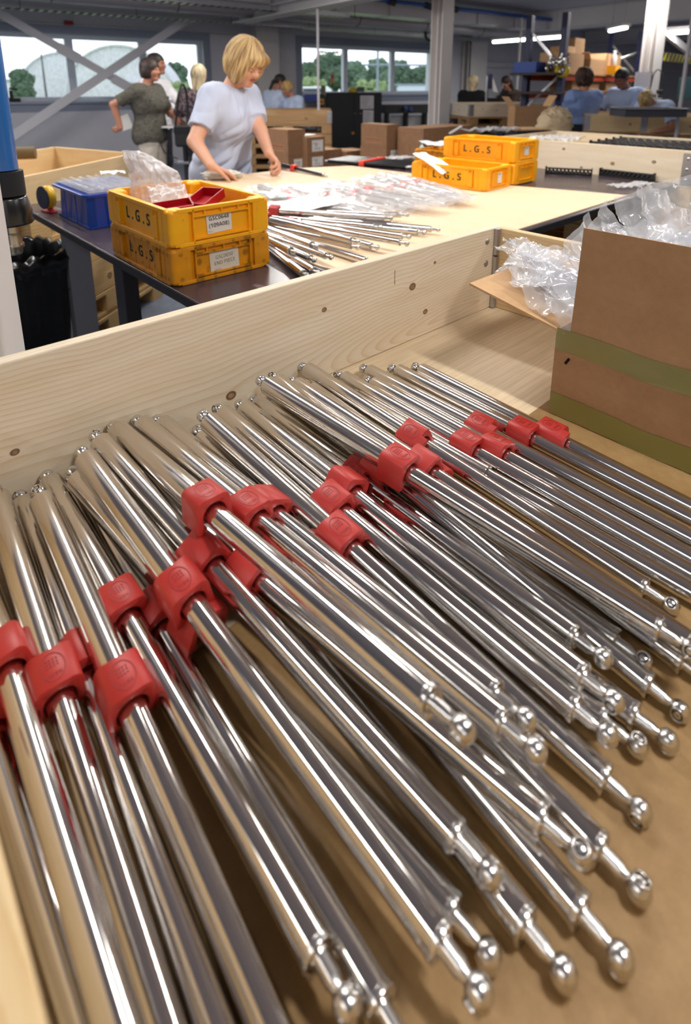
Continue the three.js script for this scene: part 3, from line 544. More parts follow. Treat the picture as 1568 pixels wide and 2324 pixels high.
const stick2 = label2D(512, 360, (c, w, h) => { c.fillStyle = '#d9cdbd'; c.fillRect(0, 0, w, h); for (let i = 0; i < 60; i++) { c.fillStyle = i % 2 ? '#c9bba8' : '#e3d9cb'; c.fillRect(rnd() * w, rnd() * h, 8 + rnd() * 60, 2 + rnd() * 10); } c.fillStyle = '#3a332e'; c.textAlign = 'center'; c.font = '78px sans-serif'; c.fillText('GSC0650', w / 2, 140); c.fillText('END PIECE', w / 2, 236); c.font = 'bold 36px sans-serif'; c.textAlign = 'left'; c.fillText('102-2-1', 60, 330); });
const stick3 = label2D(256, 256, (c, w, h) => { c.fillStyle = '#6b6058'; c.font = 'bold 44px sans-serif'; c.fillText('GSC0651', 20, 70); c.font = '30px sans-serif'; c.fillText('pieces', 24, 130); c.fillText('102-2-3', 24, 220); });
const cN = T(0.762, 1.522, TT + 0.001);
crate(cN, TURN - 0.01, 'lower grubby yellow crate of near pair, sticker with END PIECE', { mat: M.crateDirty, sticker: { size: [0.088, 0.062], mat: stick2, label: 'torn white sticker: GSC0650 END PIECE', y: 0.044, x: 0.004, tilt: 0.05 } });
const cU = crate(cN.clone().setY(TT + 0.1015), TURN - 0.01, 'upper clean yellow crate of near pair holding red parts, sticker GSC0648', { sticker: { size: [0.074, 0.054], mat: stick1, label: 'white sticker: GSC0648 (109A08)', y: 0.05, x: -0.006, tilt: 0.03 } });
const cF = [0.86, 1.1, 1.07];
crate(T(2.455, 1.79, TT + 0.005), TURN + 0.08, 'yellow crate at the front of the far group, papers inside', { s: cF, sticker: { size: [0.05, 0.05], mat: stick3, label: 'small white sticker', x: 0.02, y: 0.05 } });
crate(T(2.73, 1.80, TT + 0.005), TURN + 0.04, 'bottom yellow crate of the far stack of two', { s: cF, mat: M.crate });
crate(T(2.735, 1.805, TT + 0.1165), TURN + 0.03, 'top yellow crate of the far stack of two', { s: cF, sticker: { size: [0.05, 0.04], mat: stick3, label: 'small worn sticker', x: 0.01, y: 0.05 } });
crate(T(2.95, 2.2, TT + 0.005), TURN + 0.04, 'yellow crate farthest back, white sheet lying across it', { s: cF, mat: M.crateDirty });
// in the near upper crate
M.redPart = std('#a80d1c', 0.35);
function tray3(w, h, d, t = 0.003) { return [bx(w, t, d, 0, t / 2, 0), bx(w, h, t, 0, h / 2, d / 2), bx(w, h, t, 0, h / 2, -d / 2), bx(t, h, d, w / 2, h / 2, 0), bx(t, h, d, -w / 2, h / 2, 0)]; }
{
  const a = single('plastic_tray', 'dark red plastic part lying right in the near upper crate', 'plastic part', tray3(0.11, 0.028, 0.07), M.redPart, T(0.815, 1.50, TT + 0.165), TURN + 0.5, 'red plastic parts'); a.rotation.z = 0.25;
  const b = single('plastic_tray', 'dark red plastic part lying left under the bag in the near upper crate', 'plastic part', tray3(0.1, 0.02, 0.06), M.redPart, T(0.70, 1.47, TT + 0.166), TURN - 0.3, 'red plastic parts'); b.rotation.x = 0.2;
  single('foam_packing', 'brown card pad lying inside the near upper crate', 'packing', [bx(0.22, 0.05, 0.33, 0, 0, 0, 0.004)], M.cardPale, T(0.762, 1.53, TT + 0.138), TURN);
}
function bagGeo(pts, depth, n, amp, sd) {                     // a pillow between two outlines: pts = outline rows [y, x0, x1]
  const g = new THREE.PlaneGeometry(1, 1, n, n), mk = (s) => { const k = g.clone(), p = k.attributes.position; for (let i = 0; i < p.count; i++) {
    const a = p.getX(i) + 0.5, b = p.getY(i) + 0.5; let r = 0; while (r < pts.length - 2 && b > pts[r + 1][0]) r++;
    const q = pts[r], e = pts[r + 1], f = max(0, min(1, (b - q[0]) / (e[0] - q[0]))), x0 = q[1] + (e[1] - q[1]) * f, x1 = q[2] + (e[2] - q[2]) * f, y = q[3] + (e[3] - q[3]) * f, bulge = sqrt(max(0, 1 - (2 * a - 1) ** 2)) * (q[4] + (e[4] - q[4]) * f);
    let z = 0, A = amp, F = 14; for (let m = 0; m < 3; m++) { z += A * (1 - 2.2 * abs(n3((x0 + (x1 - x0) * a) * F, y * F * 0.7, sd + s * 9 + m))); A *= 0.5; F *= 2.1; }
    p.setXYZ(i, x0 + (x1 - x0) * a + 0.3 * amp * n3(a * 7, b * 7, sd), y, s * depth * bulge + z); } k.computeVertexNormals(); return k; };
  return mg([mk(1), mk(-1)]);
}
single('plastic_bag', 'crumpled clear plastic bag standing up in the near upper crate', 'plastic bag', bagGeo([[0, -0.075, 0.07, -0.02, 1], [0.3, -0.07, 0.085, 0.03, 1], [0.55, -0.072, 0.072, 0.065, 0.9], [0.8, -0.082, 0.015, 0.1, 0.6], [1, -0.088, -0.035, 0.128, 0.25]], 0.03, 44, 0.008, 3), M.filmMilky, onH(352, 436, TT + 0.185), 0.1);
single('plastic_bag', 'small white crumpled film lying over the red parts in the near crate', 'plastic bag', filmSheet(0.11, 0.09, 30, 0.012, 55, 14).rotateX(-1.1), M.filmMilky, onH(385, 447, TT + 0.19), 0.5);
// blue bin with a clear blister tray on top
M.blueBin = phys('#0b3f9e', 0.3, { clearcoat: 0.3, clearcoatRoughness: 0.25 });
{
  const o = thing('storage_bin', 'blue plastic bin at the left end of the packing table', 'bin', T(0.792, 2.265, TT + 0.001), TURN), X = 0.25, Z = 0.36, Hh = 0.125, l = [];
  const wall = (x0, z0, x1, z1) => { const dx = x1 - x0, dz = z1 - z0, L = hypot(dx, dz); const g = bx(L, Hh, 0.003, 0, Hh / 2, 0); g.rotateX(0.07); g.rotateY(-Math.atan2(dz, dx)); g.translate((x0 + x1) / 2, 0, (z0 + z1) / 2); return g; };
  const c = 0.025, x = X / 2 - 0.008, z = Z / 2 - 0.008;
  l.push(bx(2 * x, 0.003, 2 * z, 0, 0.002, 0), wall(x - c, z, -x + c, z), wall(-x + c, z, -x, z - c), wall(-x, z - c, -x, -z + c), wall(-x, -z + c, -x + c, -z), wall(-x + c, -z, x - c, -z), wall(x - c, -z, x, -z + c), wall(x, -z + c, x, z - c), wall(x, z - c, x - c, z));
  part('bin_body', l, M.blueBin, o);
  const rim = new THREE.Shape(), q = new THREE.Path(), rr2 = (s, a, b, r) => { s.moveTo(-a + r, -b); s.lineTo(a - r, -b); s.quadraticCurveTo(a, -b, a, -b + r); s.lineTo(a, b - r); s.quadraticCurveTo(a, b, a - r, b); s.lineTo(-a + r, b); s.quadraticCurveTo(-a, b, -a, b - r); s.lineTo(-a, -b + r); s.quadraticCurveTo(-a, -b, -a + r, -b); };
  rr2(rim, X / 2 + 0.008, Z / 2 + 0.008, 0.03); rr2(q, X / 2 - 0.004, Z / 2 - 0.004, 0.026); rim.holes.push(q);
  part('rim', new THREE.ExtrudeGeometry(rim, { depth: 0.007, bevelEnabled: true, bevelThickness: 0.0015, bevelSize: 0.0015, bevelSegments: 2 }).rotateX(-PI / 2).translate(0, Hh - 0.006, 0), M.blueBin, o);
  const ribs = []; for (const zz of [-0.06, 0.06]) ribs.push(bx(0.004, Hh - 0.01, 0.004, -X / 2 + 0.001, Hh / 2, zz)); for (const xx of [-0.05, 0.05]) ribs.push(bx(0.004, Hh - 0.01, 0.004, xx, Hh / 2, Z / 2 - 0.001));
  part('rib', ribs, M.blueBin, o); part('foot_rim', [bx(X - 0.02, 0.006, 0.006, 0, 0.004, Z / 2 - 0.006), bx(0.006, 0.006, Z - 0.02, -X / 2 + 0.006, 0.004, 0)], M.blueBin, o);
  const b = thing('blister_tray', 'clear moulded plastic tray with domed pockets lying on the blue bin', 'tray', T(0.80, 2.27, TT + 0.131), TURN), d = [];
  const dome = new THREE.SphereGeometry(0.011, 12, 6, 0, 2 * PI, 0, PI / 2).scale(1, 1.3, 1);
  d.push(bx(0.24, 0.0012, 0.37, 0, 0.001, 0), bx(0.24, 0.018, 0.0012, 0, -0.006, 0.185), bx(0.0012, 0.018, 0.37, -0.12, -0.006, 0));
  for (let i = 0; i < 7; i++) for (let j = 0; j < 11; j++) d.push(dome.clone().translate(-0.1 + i * 0.033, 0.002, -0.165 + j * 0.033));
  part('tray_sheet', d, M.filmClear, b);
  single('cloth', 'small white folded cloth lying on the clear blister tray', 'cloth', filmSheet(0.09, 0.055, 20, 0.006, 31, 14).rotateX(-PI / 2).translate(0, 0.006, 0), M.white, onH(255, 395, TT + 0.153), 0.6);
}
{
  const o = thing('tape_dispenser', 'tape dispenser with yellow roll and red foot beside the blue bin', 'tape dispenser', onH(112, 481, TT), TURN + 0.2);
  const ring = (a, b, h) => rot(lathe([[a, -h / 2], [b, -h / 2], [b, h / 2], [a, h / 2], [a, -h / 2]], 28), 0, 0, PI / 2);
  part('tape_roll', ring(0.026, 0.047, 0.025).translate(0, 0.062, 0), std('#d9ab1e', 0.35), o); part('side_disc', [ring(0.0, 0.047, 0.003).translate(-0.02, 0.062, 0), ring(0.0, 0.03, 0.012).translate(-0.014, 0.062, 0)], std('#141c3c', 0.35), o);
  part('foot', [bx(0.03, 0.006, 0.08, 0, 0.004, 0.0, 0.002), bar(V(0, 0.005, 0.02), V(0, 0.04, -0.01), 0.02, 0.012, 0.002)], std('#c02a2a', 0.4), o);
}
// loose pile of longer struts beside the near crates
const PILE = [   // near rim pixel and height, slant du/dw, label
  [909, 488, 0.925, 0.50, 0, 'topmost right strut of the table pile, ends farthest up'], [871, 494, 0.945, 0.46, 1, 'table-pile strut with a red clip next to the paper sheet'], [848, 515, 0.925, 0.3, 0, 'table-pile strut whose eye end faces the hardboard middle'],
  [888, 509, 0.918, 0.42, 0, 'table-pile strut tucked below the clip strut'], [797, 545, 0.945, 0.05, 1, 'table-pile strut with the red clip nearest the yellow crate'], [797, 558, 0.92, 0.08, 0, 'table-pile strut directly under the near-clip strut'],
  [842, 558, 0.918, 0.02, 1, 'table-pile strut with a low red clip, eye end at pile middle'], [907, 550, 0.935, 0.12, 0, 'table-pile strut with a bold eye end near the board top'], [912, 536, 0.918, 0.2, 0, 'table-pile strut ending just above the bold eye end'],
  [978, 520, 0.918, 0.32, 0, 'table-pile strut reaching farthest right'], [707, 555, 0.945, -0.12, 0, 'high table-pile strut reflecting yellow beside the crate'], [659, 568, 0.935, -0.22, 0, 'short-looking table-pile strut close to the crate'],
  [703, 585, 0.918, -0.18, 0, 'table-pile strut in the second row from the crate'], [739, 580, 0.93, -0.08, 0, 'table-pile strut with eye end above the dark table'], [711, 614, 0.918, -0.3, 0, 'lowest table-pile strut but one, near the board'],
  [687, 620, 0.915, -0.42, 0, 'lowest table-pile strut, at the foot of the crate'], [947, 526, 0.914, 0.25, 0, 'table-pile strut left of the farthest reaching one'], [932, 524, 0.914, 0.34, 0, 'table-pile strut third from the right tip'], [830, 592, 0.914, -0.02, 0, 'table-pile strut whose end meets the box board']];
for (const [px, py, h, k, c, label] of PILE) {
  const b = onH(px, py, h + 0.004), d = T(-(k > 0 ? 1.4 : 0.75) * k, 1, 0).normalize(), a = b.clone().addScaledVector(d, 0.655).setY(h + (c ? 0.008 : 0));
  strut(a, b, { name: 'steel_strut', label: 'steel strut: ' + label, group: 'steel struts piled on the packing table', bare: !c, clipRoll: 0.2, front: 0.26, spin: px });
}
single('paper_sheet', 'white tissue sheet lying between the strut pile and the bagged struts', 'paper', (() => { const g = filmSheet(0.3, 0.22, 24, 0.004, 77, 6, 0.05); return g.rotateX(-PI / 2); })(), std('#e9e8ea', 0.7, 0, { side: THREE.DoubleSide }), onH(690, 462, TT + 0.05), TURN + 0.15);
// struts already packed in clear bags
M.blackTube = phys('#101014', 0.25, { clearcoat: 0.6, clearcoatRoughness: 0.15 }); M.orangeClip = std('#e0402c', 0.42);
const BAGS = [[612, 432, 1], [640, 452, 1], [655, 425, 0], [700, 433, 0], [740, 428, 1], [795, 425, 0], [828, 412, 0], [868, 408, 1], [905, 405, 0]];
const bagEnds = [[735, 470], [800, 478], [842, 473], [882, 468], [925, 462], [960, 455], [985, 450], [1010, 445], [1030, 440]];
BAGS.forEach(([px, py, dark], i) => {
  const h = TT + 0.02 + (i % 3) * 0.012, b = onH(bagEnds[i][0], bagEnds[i][1], h), a0 = onH(px, py, h + 0.004), a = b.clone().add(a0.sub(b).setLength(0.56));
  const k = strut(a, b, { name: 'bagged_strut', label: 'strut packed in a clear bag, ' + ['leftmost of the bagged row, dark tube', 'second of the bagged row, dark tube end showing', 'third of the bagged row from the left', 'fourth of the bagged row from the left', 'middle of the bagged row', 'sixth of the bagged row from the left', 'seventh of the bagged row from the left', 'last but one of the bagged row, dark tube', 'rightmost of the bagged row, beside the yellow crate'][i], group: 'struts in clear bags on the packing table', m1: dark ? M.blackTube : M.steelTube, spin: i, clip: M.orangeClip, plain: 1 });
  const f = bagGeo([[0, -0.055, 0.05, -0.04, 0.5], [0.3, -0.05, 0.055, 0.16, 1], [0.7, -0.055, 0.05, 0.44, 1], [1, -0.05, 0.06, 0.68, 0.5]], 0.02, 34, 0.005, i * 11 + 2);
  part('bag', f, M.film, k, 'clear plastic bag');
});
// black struts laid side by side
for (let i = 0; i < 10; i++) {
  const f = T(2.489 + i * 0.0265, 2.885 + i * 0.006, TT + 0.019), b = T(2.66 + i * 0.0265, 2.345 + i * 0.006, TT + 0.016);
  strut(f, b, { name: 'black_strut', label: 'black strut in the tidy row on the hardboard, ' + ['nearest the woman', 'second from the woman', 'third from the woman', 'fourth from the woman', 'fifth from the woman', 'fifth from the crates', 'fourth from the crates', 'third from the crates', 'second from the crates', 'nearest the yellow crates'][i], group: 'black struts in a row', m1: M.blackTube, m2: M.blackTube, clip: M.orangeClip, plain: 1, spin: i });
}
const handStrut = [T(2.105, 3.0, TT + 0.03), T(2.085, 2.456, TT + 0.015)];
strut(handStrut[0], handStrut[1], { name: 'black_strut', label: 'single black strut with red clip held by the woman at the table', m1: M.blackTube, m2: M.blackTube, clip: M.orangeClip, plain: 1 });
single('plastic_bag', 'clear plastic bag lying at the end of the black strut row', 'plastic bag', filmSheet(0.24, 0.14, 34, 0.012, 91, 8).rotateX(-PI / 2), M.filmMilky, onH(900, 360, TT + 0.012), 0.4);
single('paper_sheet', 'white papers tucked into the front crate of the far group', 'paper', filmSheet(0.14, 0.2, 16, 0.005, 101, 5).rotateX(-1.15), std('#f0f0ee', 0.7, 0, { side: THREE.DoubleSide }), onH(985, 368, TT + 0.12), 0.9);
single('paper_sheet', 'white sheet lying flat over the farthest yellow crate', 'paper', filmSheet(0.2, 0.14, 16, 0.006, 111, 5).rotateX(-PI / 2 + 0.1), std('#e6e6e6', 0.7, 0, { side: THREE.DoubleSide }), onH(990, 325, TT + 0.13), 0.3);
// black part racks: combs of round pockets
M.rackBlack = std('#0f0f11', 0.5);
function comb(p0, p1, label) {
  const L = p0.distanceTo(p1), o = thing('part_rack', label, 'part rack', p0.clone().add(p1).multiplyScalar(0.5), Math.atan2(-(p1.z - p0.z), p1.x - p0.x)), n = 12;
  part('spine', [bx(L, 0.012, 0.02, 0, 0.006, 0, 0.002), bx(L, 0.006, 0.02, 0, 0.036, 0, 0.002)], M.rackBlack, o);
  for (let i = 0; i < n; i++) part('pocket', rot(lathe([[0.006, -0.013], [0.0125, -0.012], [0.0145, 0], [0.0125, 0.012], [0.006, 0.013], [0.006, -0.013]], 14), PI / 2).translate(-L / 2 + (i + 0.5) * L / n, 0.026, 0), M.rackBlack, o);
  for (const e of [-1, 1]) part('end_plate', bx(0.006, 0.045, 0.03, e * L / 2, 0.0225, 0, 0.001), M.rackBlack, o);
  return o;
}
comb(onH(1238, 394, TT), onH(1342, 400, TT), 'black part rack on the dark table, next to the yellow crates');
comb(onH(1362, 398, TT), onH(1483, 412, TT), 'black part rack on the dark table, right one of two');
single('plastic_bag', 'flat white plastic film lying near the right end of the dark table', 'plastic bag', filmSheet(0.26, 0.1, 30, 0.008, 121, 10).rotateX(-PI / 2), M.filmMilky, onH(1432, 420, TT + 0.01), 0.5);
{ const o = thing('glue_bottle', 'small bottle with tapering nozzle behind the far yellow crates', 'bottle', onH(957, 352, TT), 0); part('bottle', lathe([[0, 0], [0.018, 0], [0.018, 0.06], [0.008, 0.072], [0.008, 0.08]], 18), std('#d8e2e6', 0.4), o); part('nozzle', lathe([[0.009, 0.08], [0.009, 0.088], [0.002, 0.125], [0, 0.126]], 14), std('#3f8f8a', 0.4), o); }

// ================================================================ things further back in the hall
M.print = std('#ffffff', 0.8, 0, { map: (() => { const c = document.createElement('canvas'); c.width = 256; c.height = 96; const x = c.getContext('2d'); x.fillStyle = '#a67a54'; x.fillRect(0, 0, 256, 96); x.fillStyle = '#7d4238'; for (let r = 0; r < 2; r++) for (let i = 0, q = 8; q < 240; i++) { const w = 5 + rnd() * 12; x.fillRect(q, 14 + r * 40, w, r ? 14 : 24); q += w + 5; } const t = new THREE.CanvasTexture(c); t.colorSpace = THREE.SRGBColorSpace; return t; })() });
const shipLabel = label2D(256, 256, (c, w, h) => { c.fillStyle = '#e9e7e4'; c.fillRect(0, 0, w, h); c.fillStyle = '#7a7672'; c.fillRect(20, 20, 200, 3); for (const [x, y, l, k] of [[30, 70, 110, 16], [70, 110, 60, 12], [70, 134, 48, 12], [60, 180, 130, 14], [30, 222, 90, 5], [130, 222, 80, 5]]) c.fillRect(x, y, l, k); });
function cartonAt(near, du, dw, h, label, o = {}) {          // near = the lower corner that points at the camera; it reaches du to the right and back, dw to the left and back
  const k = thing('carton', label, 'carton', near, o.turn ?? TURN, o.group ?? 'cartons stacked behind the packing table'), m = o.mat ?? M.cardDark, t = 0.006;
  part('side_panel', bx(t, h, dw, t / 2, h / 2, -dw / 2), m, k); part('side_panel', bx(t, h, dw, du - t / 2, h / 2, -dw / 2), m, k);
  part('end_panel', bx(du - 2 * t, h, t, du / 2, h / 2, -t / 2), m, k); part('end_panel', bx(du - 2 * t, h, t, du / 2, h / 2, -dw + t / 2), m, k);
  part('bottom_panel', bx(du - 2 * t, t, dw - 2 * t, du / 2, t / 2, -dw / 2), m, k);
  if (!o.open) { part('flap', bx(du / 2 - 0.001, t, dw, du / 4, h - t / 2 + 0.003, -dw / 2), m, k); part('flap', bx(du / 2 - 0.001, t, dw, du * 0.75, h - t / 2 + 0.003, -dw / 2), m, k); part('packing_tape', bx(0.05, 0.0012, dw + 0.002, du / 2, h + 0.0045, -dw / 2), std('#b79a70', 0.3), k); }
  else { const a = bx(0.006, h * 0.55, dw, 0, h * 0.27, 0); a.rotateZ(0.7); part('flap', a.translate(0.003, h, -dw / 2), M.cardPale, k); const b = bx(0.006, h * 0.55, dw, 0, h * 0.27, 0); b.rotateZ(-0.5); part('flap', b.translate(du - 0.003, h, -dw / 2), M.cardPale, k); }
  if (o.sticker) { const s = part('sticker', sheet(du * 0.62, h * 0.68), shipLabel, k, 'white shipping label'); s.position.set(du * 0.58, h * 0.5, 0.0006); }
  if (o.print) { const s = part('print', sheet(dw * 0.62, h * 0.26), M.print, k, 'dark red print'); s.rotation.y = -PI / 2; s.position.set(-0.0004, h * 0.3, -dw * 0.5); }
  return k;
}
// stack left of the cabinet
const sA = at(654, 356, 5.2), drop = (p, y) => V(p.x, y, p.z);
const yA = sA.y;
cartonAt(drop(sA, yA), 0.2, 0.31, 0.236, 'large closed carton, topmost of the stack right of the blond woman', { print: 1 });
cartonAt(drop(sA, yA - 0.15), 0.235, 0.3, 0.146, 'carton with white label directly under the large closed carton', { sticker: 1, print: 1 });
cartonAt(drop(sA, 0), 0.24, 0.31, yA - 0.153, 'tall carton at the foot of the stack right of the blond woman', {});
const sB = at(697, 352, 5.25), yB = sB.y;
cartonAt(drop(sB, yB), 0.215, 0.24, 0.155, 'small labelled carton, upper one beside the large closed carton', { sticker: 1 });
cartonAt(drop(sB, yB - 0.131), 0.21, 0.24, 0.127, 'small labelled carton, lower one beside the large closed carton', { sticker: 1 });
cartonAt(drop(sB, 0), 0.21, 0.24, yB - 0.134, 'plain carton at the foot of the two small labelled cartons', {});
single('paper_sheet', 'white papers lying on the upper small labelled carton', 'paper', bx(0.15, 0.012, 0.1, 0, 0, 0, 0.002), M.paper, drop(sB, yB + 0.168).addScaledVector(T(0.1, 0.12, 0), 1), TURN + 0.2);
const sC = at(877, 337, 5.2), yC = sC.y;
cartonAt(drop(sC, yC), 0.165, 0.33, 0.205, 'closed carton with red print, topmost of the stack under the second window', { print: 1 });
cartonAt(drop(sC, yC - 0.115), 0.21, 0.34, 0.111, 'low carton under the red-printed carton, small label', { sticker: 1, print: 1 });
cartonAt(drop(sC, 0), 0.24, 0.36, yC - 0.118, 'carton at the foot of the stack under the second window', {});
const sD = at(912, 333, 5.35), yD = sD.y;
cartonAt(drop(sD, yD), 0.17, 0.2, 0.125, 'small carton with white label right of the red-printed carton', { sticker: 1 });
cartonAt(drop(sD, 0), 0.24, 0.22, yD - 0.003, 'plain carton below the small carton beside the red-printed one', {});
single('plastic_bag', 'folded white plastic lying on the small carton beside the red-printed carton', 'plastic bag', filmSheet(0.15, 0.12, 12, 0.008, 131, 9).rotateX(-PI / 2), M.filmMilky, drop(sD, yD + 0.14).addScaledVector(T(0.08, 0.1, 0), 1), TURN);
cartonAt(floorAt(at(738, 378, 5.6)), 0.22, 0.25, at(738, 342, 5.6).y, 'open carton left of the cabinet foot, right of small labelled cartons', { mat: M.cardDark });
cartonAt(floorAt(at(786, 372, 5.7)), 0.3, 0.25, at(786, 345, 5.7).y, 'wide carton before the dark cabinet, just above the black strut row', { mat: M.cardDark });
cartonAt(floorAt(at(960, 330, 5.0)), 0.7, 0.3, at(960, 293, 5.0).y, 'long brown carton at the foot of the white steel column', { open: 0, mat: M.cardDark });
single('plastic_bag', 'long twist of clear film lying on the long brown carton', 'plastic bag', filmSheet(0.5, 0.14, 24, 0.02, 141, 6).rotateX(-PI / 2), M.filmMilky, at(1115, 294, 4.9), TURN - 0.5);
{ const o = thing('foil_roll', 'crumpled silver film sticking up left on the long brown carton', 'plastic film', at(1032, 303, 4.8), 0.3); part('film', bar(V(-0.05, 0, 0), V(0.06, 0.06, 0), 0.03, 0.012, 0.004), M.filmMilky, o); }
// pallets with collars
function collarBox(c, turn, L, D, h0, n, mat, label, group, stamp) {
  const o = thing('pallet_collar', label, 'wooden box', drop(c, h0), turn, group);
  for (let k = 0; k < n; k++) {
    const y = k * 0.197 + 0.0985;
    for (const s of [-1, 1]) { const f = part('board', board(L, 0.194), mat, o); f.position.set(0, y, s * (D / 2 - 0.01)); if (s > 0) f.rotation.y = 0; const e = part('board', board(D - 0.045, 0.194), mat, o); e.position.set(s * (L / 2 - 0.011), y, 0); e.rotation.y = PI / 2; }
    for (const sx of [-1, 1]) for (const sz of [-1, 1]) {
      const hg = part('hinge', [bx(0.06, 0.17, 0.003, sx * (L / 2 - 0.03), y, sz * (D / 2 + 0.0016), 0.001), bx(0.003, 0.17, 0.06, sx * (L / 2 + 0.0016), y, sz * (D / 2 - 0.03), 0.001), rod(V(sx * (L / 2 + 0.001), y - 0.085, sz * (D / 2 + 0.001)), V(sx * (L / 2 + 0.001), y + 0.085, sz * (D / 2 + 0.001)), 0.006, 10)], M.galv, o);
      const bolts = []; for (const dy of [-0.055, 0, 0.055]) bolts.push(new THREE.SphereGeometry(0.008, 10, 6).scale(1, 1, 0.4).translate(sx * (L / 2 - 0.035), y + dy, sz * (D / 2 + 0.003)));
      bolts.forEach((g) => part('bolt', g, M.steel, hg));
    }
  }
  if (stamp) { const s = part('stamp', sheet(0.05, 0.035), label2D(128, 96, (c2, w, hh) => { c2.fillStyle = '#dfc69c'; c2.fillRect(0, 0, w, hh); c2.strokeStyle = '#a58d68'; c2.lineWidth = 3; c2.strokeRect(8, 8, w - 16, hh - 16); c2.fillStyle = '#a58d68'; c2.fillRect(20, 30, 50, 8); c2.fillRect(20, 52, 70, 6); }), o, 'faint stamp'); s.position.set(L * 0.36, n * 0.197 - 0.07, D / 2 + 0.0006); }
  return o;
}
// right: the collar behind the table end, with racks in it, on an EPAL pallet
const cR = T(3.335 + 0.4, 1.56, 0);
collarBox(cR, TURN + PI / 2, 1.2, 0.8, 0.88, 1, M.woodA, 'pine collar of black racks behind the right end of the table', null, true);
const epal = palletOf(cR, TURN + PI / 2, 0.877, 'pallet with oval EPAL stamp under the right pine collar', M.woodOld);
palletOf(cR, TURN + PI / 2, 0.73, 'pallet second from top in the stack under the right pine collar', M.woodOld);
palletOf(cR, TURN + PI / 2, 0.585, 'pallet third from top in the stack under the right pine collar', M.woodOld);
palletOf(cR, TURN + PI / 2, 0.44, 'pallet fourth from top in the stack under the right pine collar', M.woodOld);
palletOf(cR, TURN + PI / 2, 0.295, 'pallet fifth from top in the stack under the right pine collar', M.woodOld);
palletOf(cR, TURN + PI / 2, 0.148, 'lowest pallet in the stack under the right pine collar', M.woodOld);
{ // the EPAL oval on the block at the near corner
  const ring = new THREE.Shape(); ring.absellipse(0, 0, 0.042, 0.028, 0, 2 * PI); const hole = new THREE.Path(); hole.absellipse(0, 0, 0.039, 0.025, 0, 2 * PI, true); ring.holes.push(hole);
  const e = part('stamp', [new THREE.ExtrudeGeometry(ring, { depth: 0.0005, bevelEnabled: false, curveSegments: 24 }), text('EPAL', 0.021, 0.0005)], M.ink, epal, 'burnt-in oval EPAL stamp'); e.rotation.y = -PI / 2; e.rotation.y = 0; e.position.set(0.53, 0.877 - 0.083, -0.4005); e.rotation.y = PI;
}
single('board', 'thin pale board lying in the right pine collar under the racks', 'board', bx(0.74, 0.06, 1.1, 0, 0, 0), M.woodB, drop(cR, 0.98), TURN);
for (let r = 0; r < 5; r++) { const p = drop(cR, 1.032).addScaledVector(T(-0.18 + r * 0.11, -0.22, 0), 1); const a = p.clone().addScaledVector(T(0, 1, 0), -0.33), b = p.clone().addScaledVector(T(0, 1, 0), 0.28); comb(a, b, 'black part rack lying in the right pine collar, ' + ['first row from the table', 'second row from the table', 'middle row', 'fourth row from the table', 'row farthest from the table'][r]); }
single('plastic_bag', 'white film bundle at the far left end inside the right pine collar', 'plastic bag', filmSheet(0.3, 0.26, 24, 0.02, 151, 8).rotateX(-PI / 2), M.filmMilky, drop(cR, 1.06).addScaledVector(T(-0.1, 0.33, 0), 1), TURN);
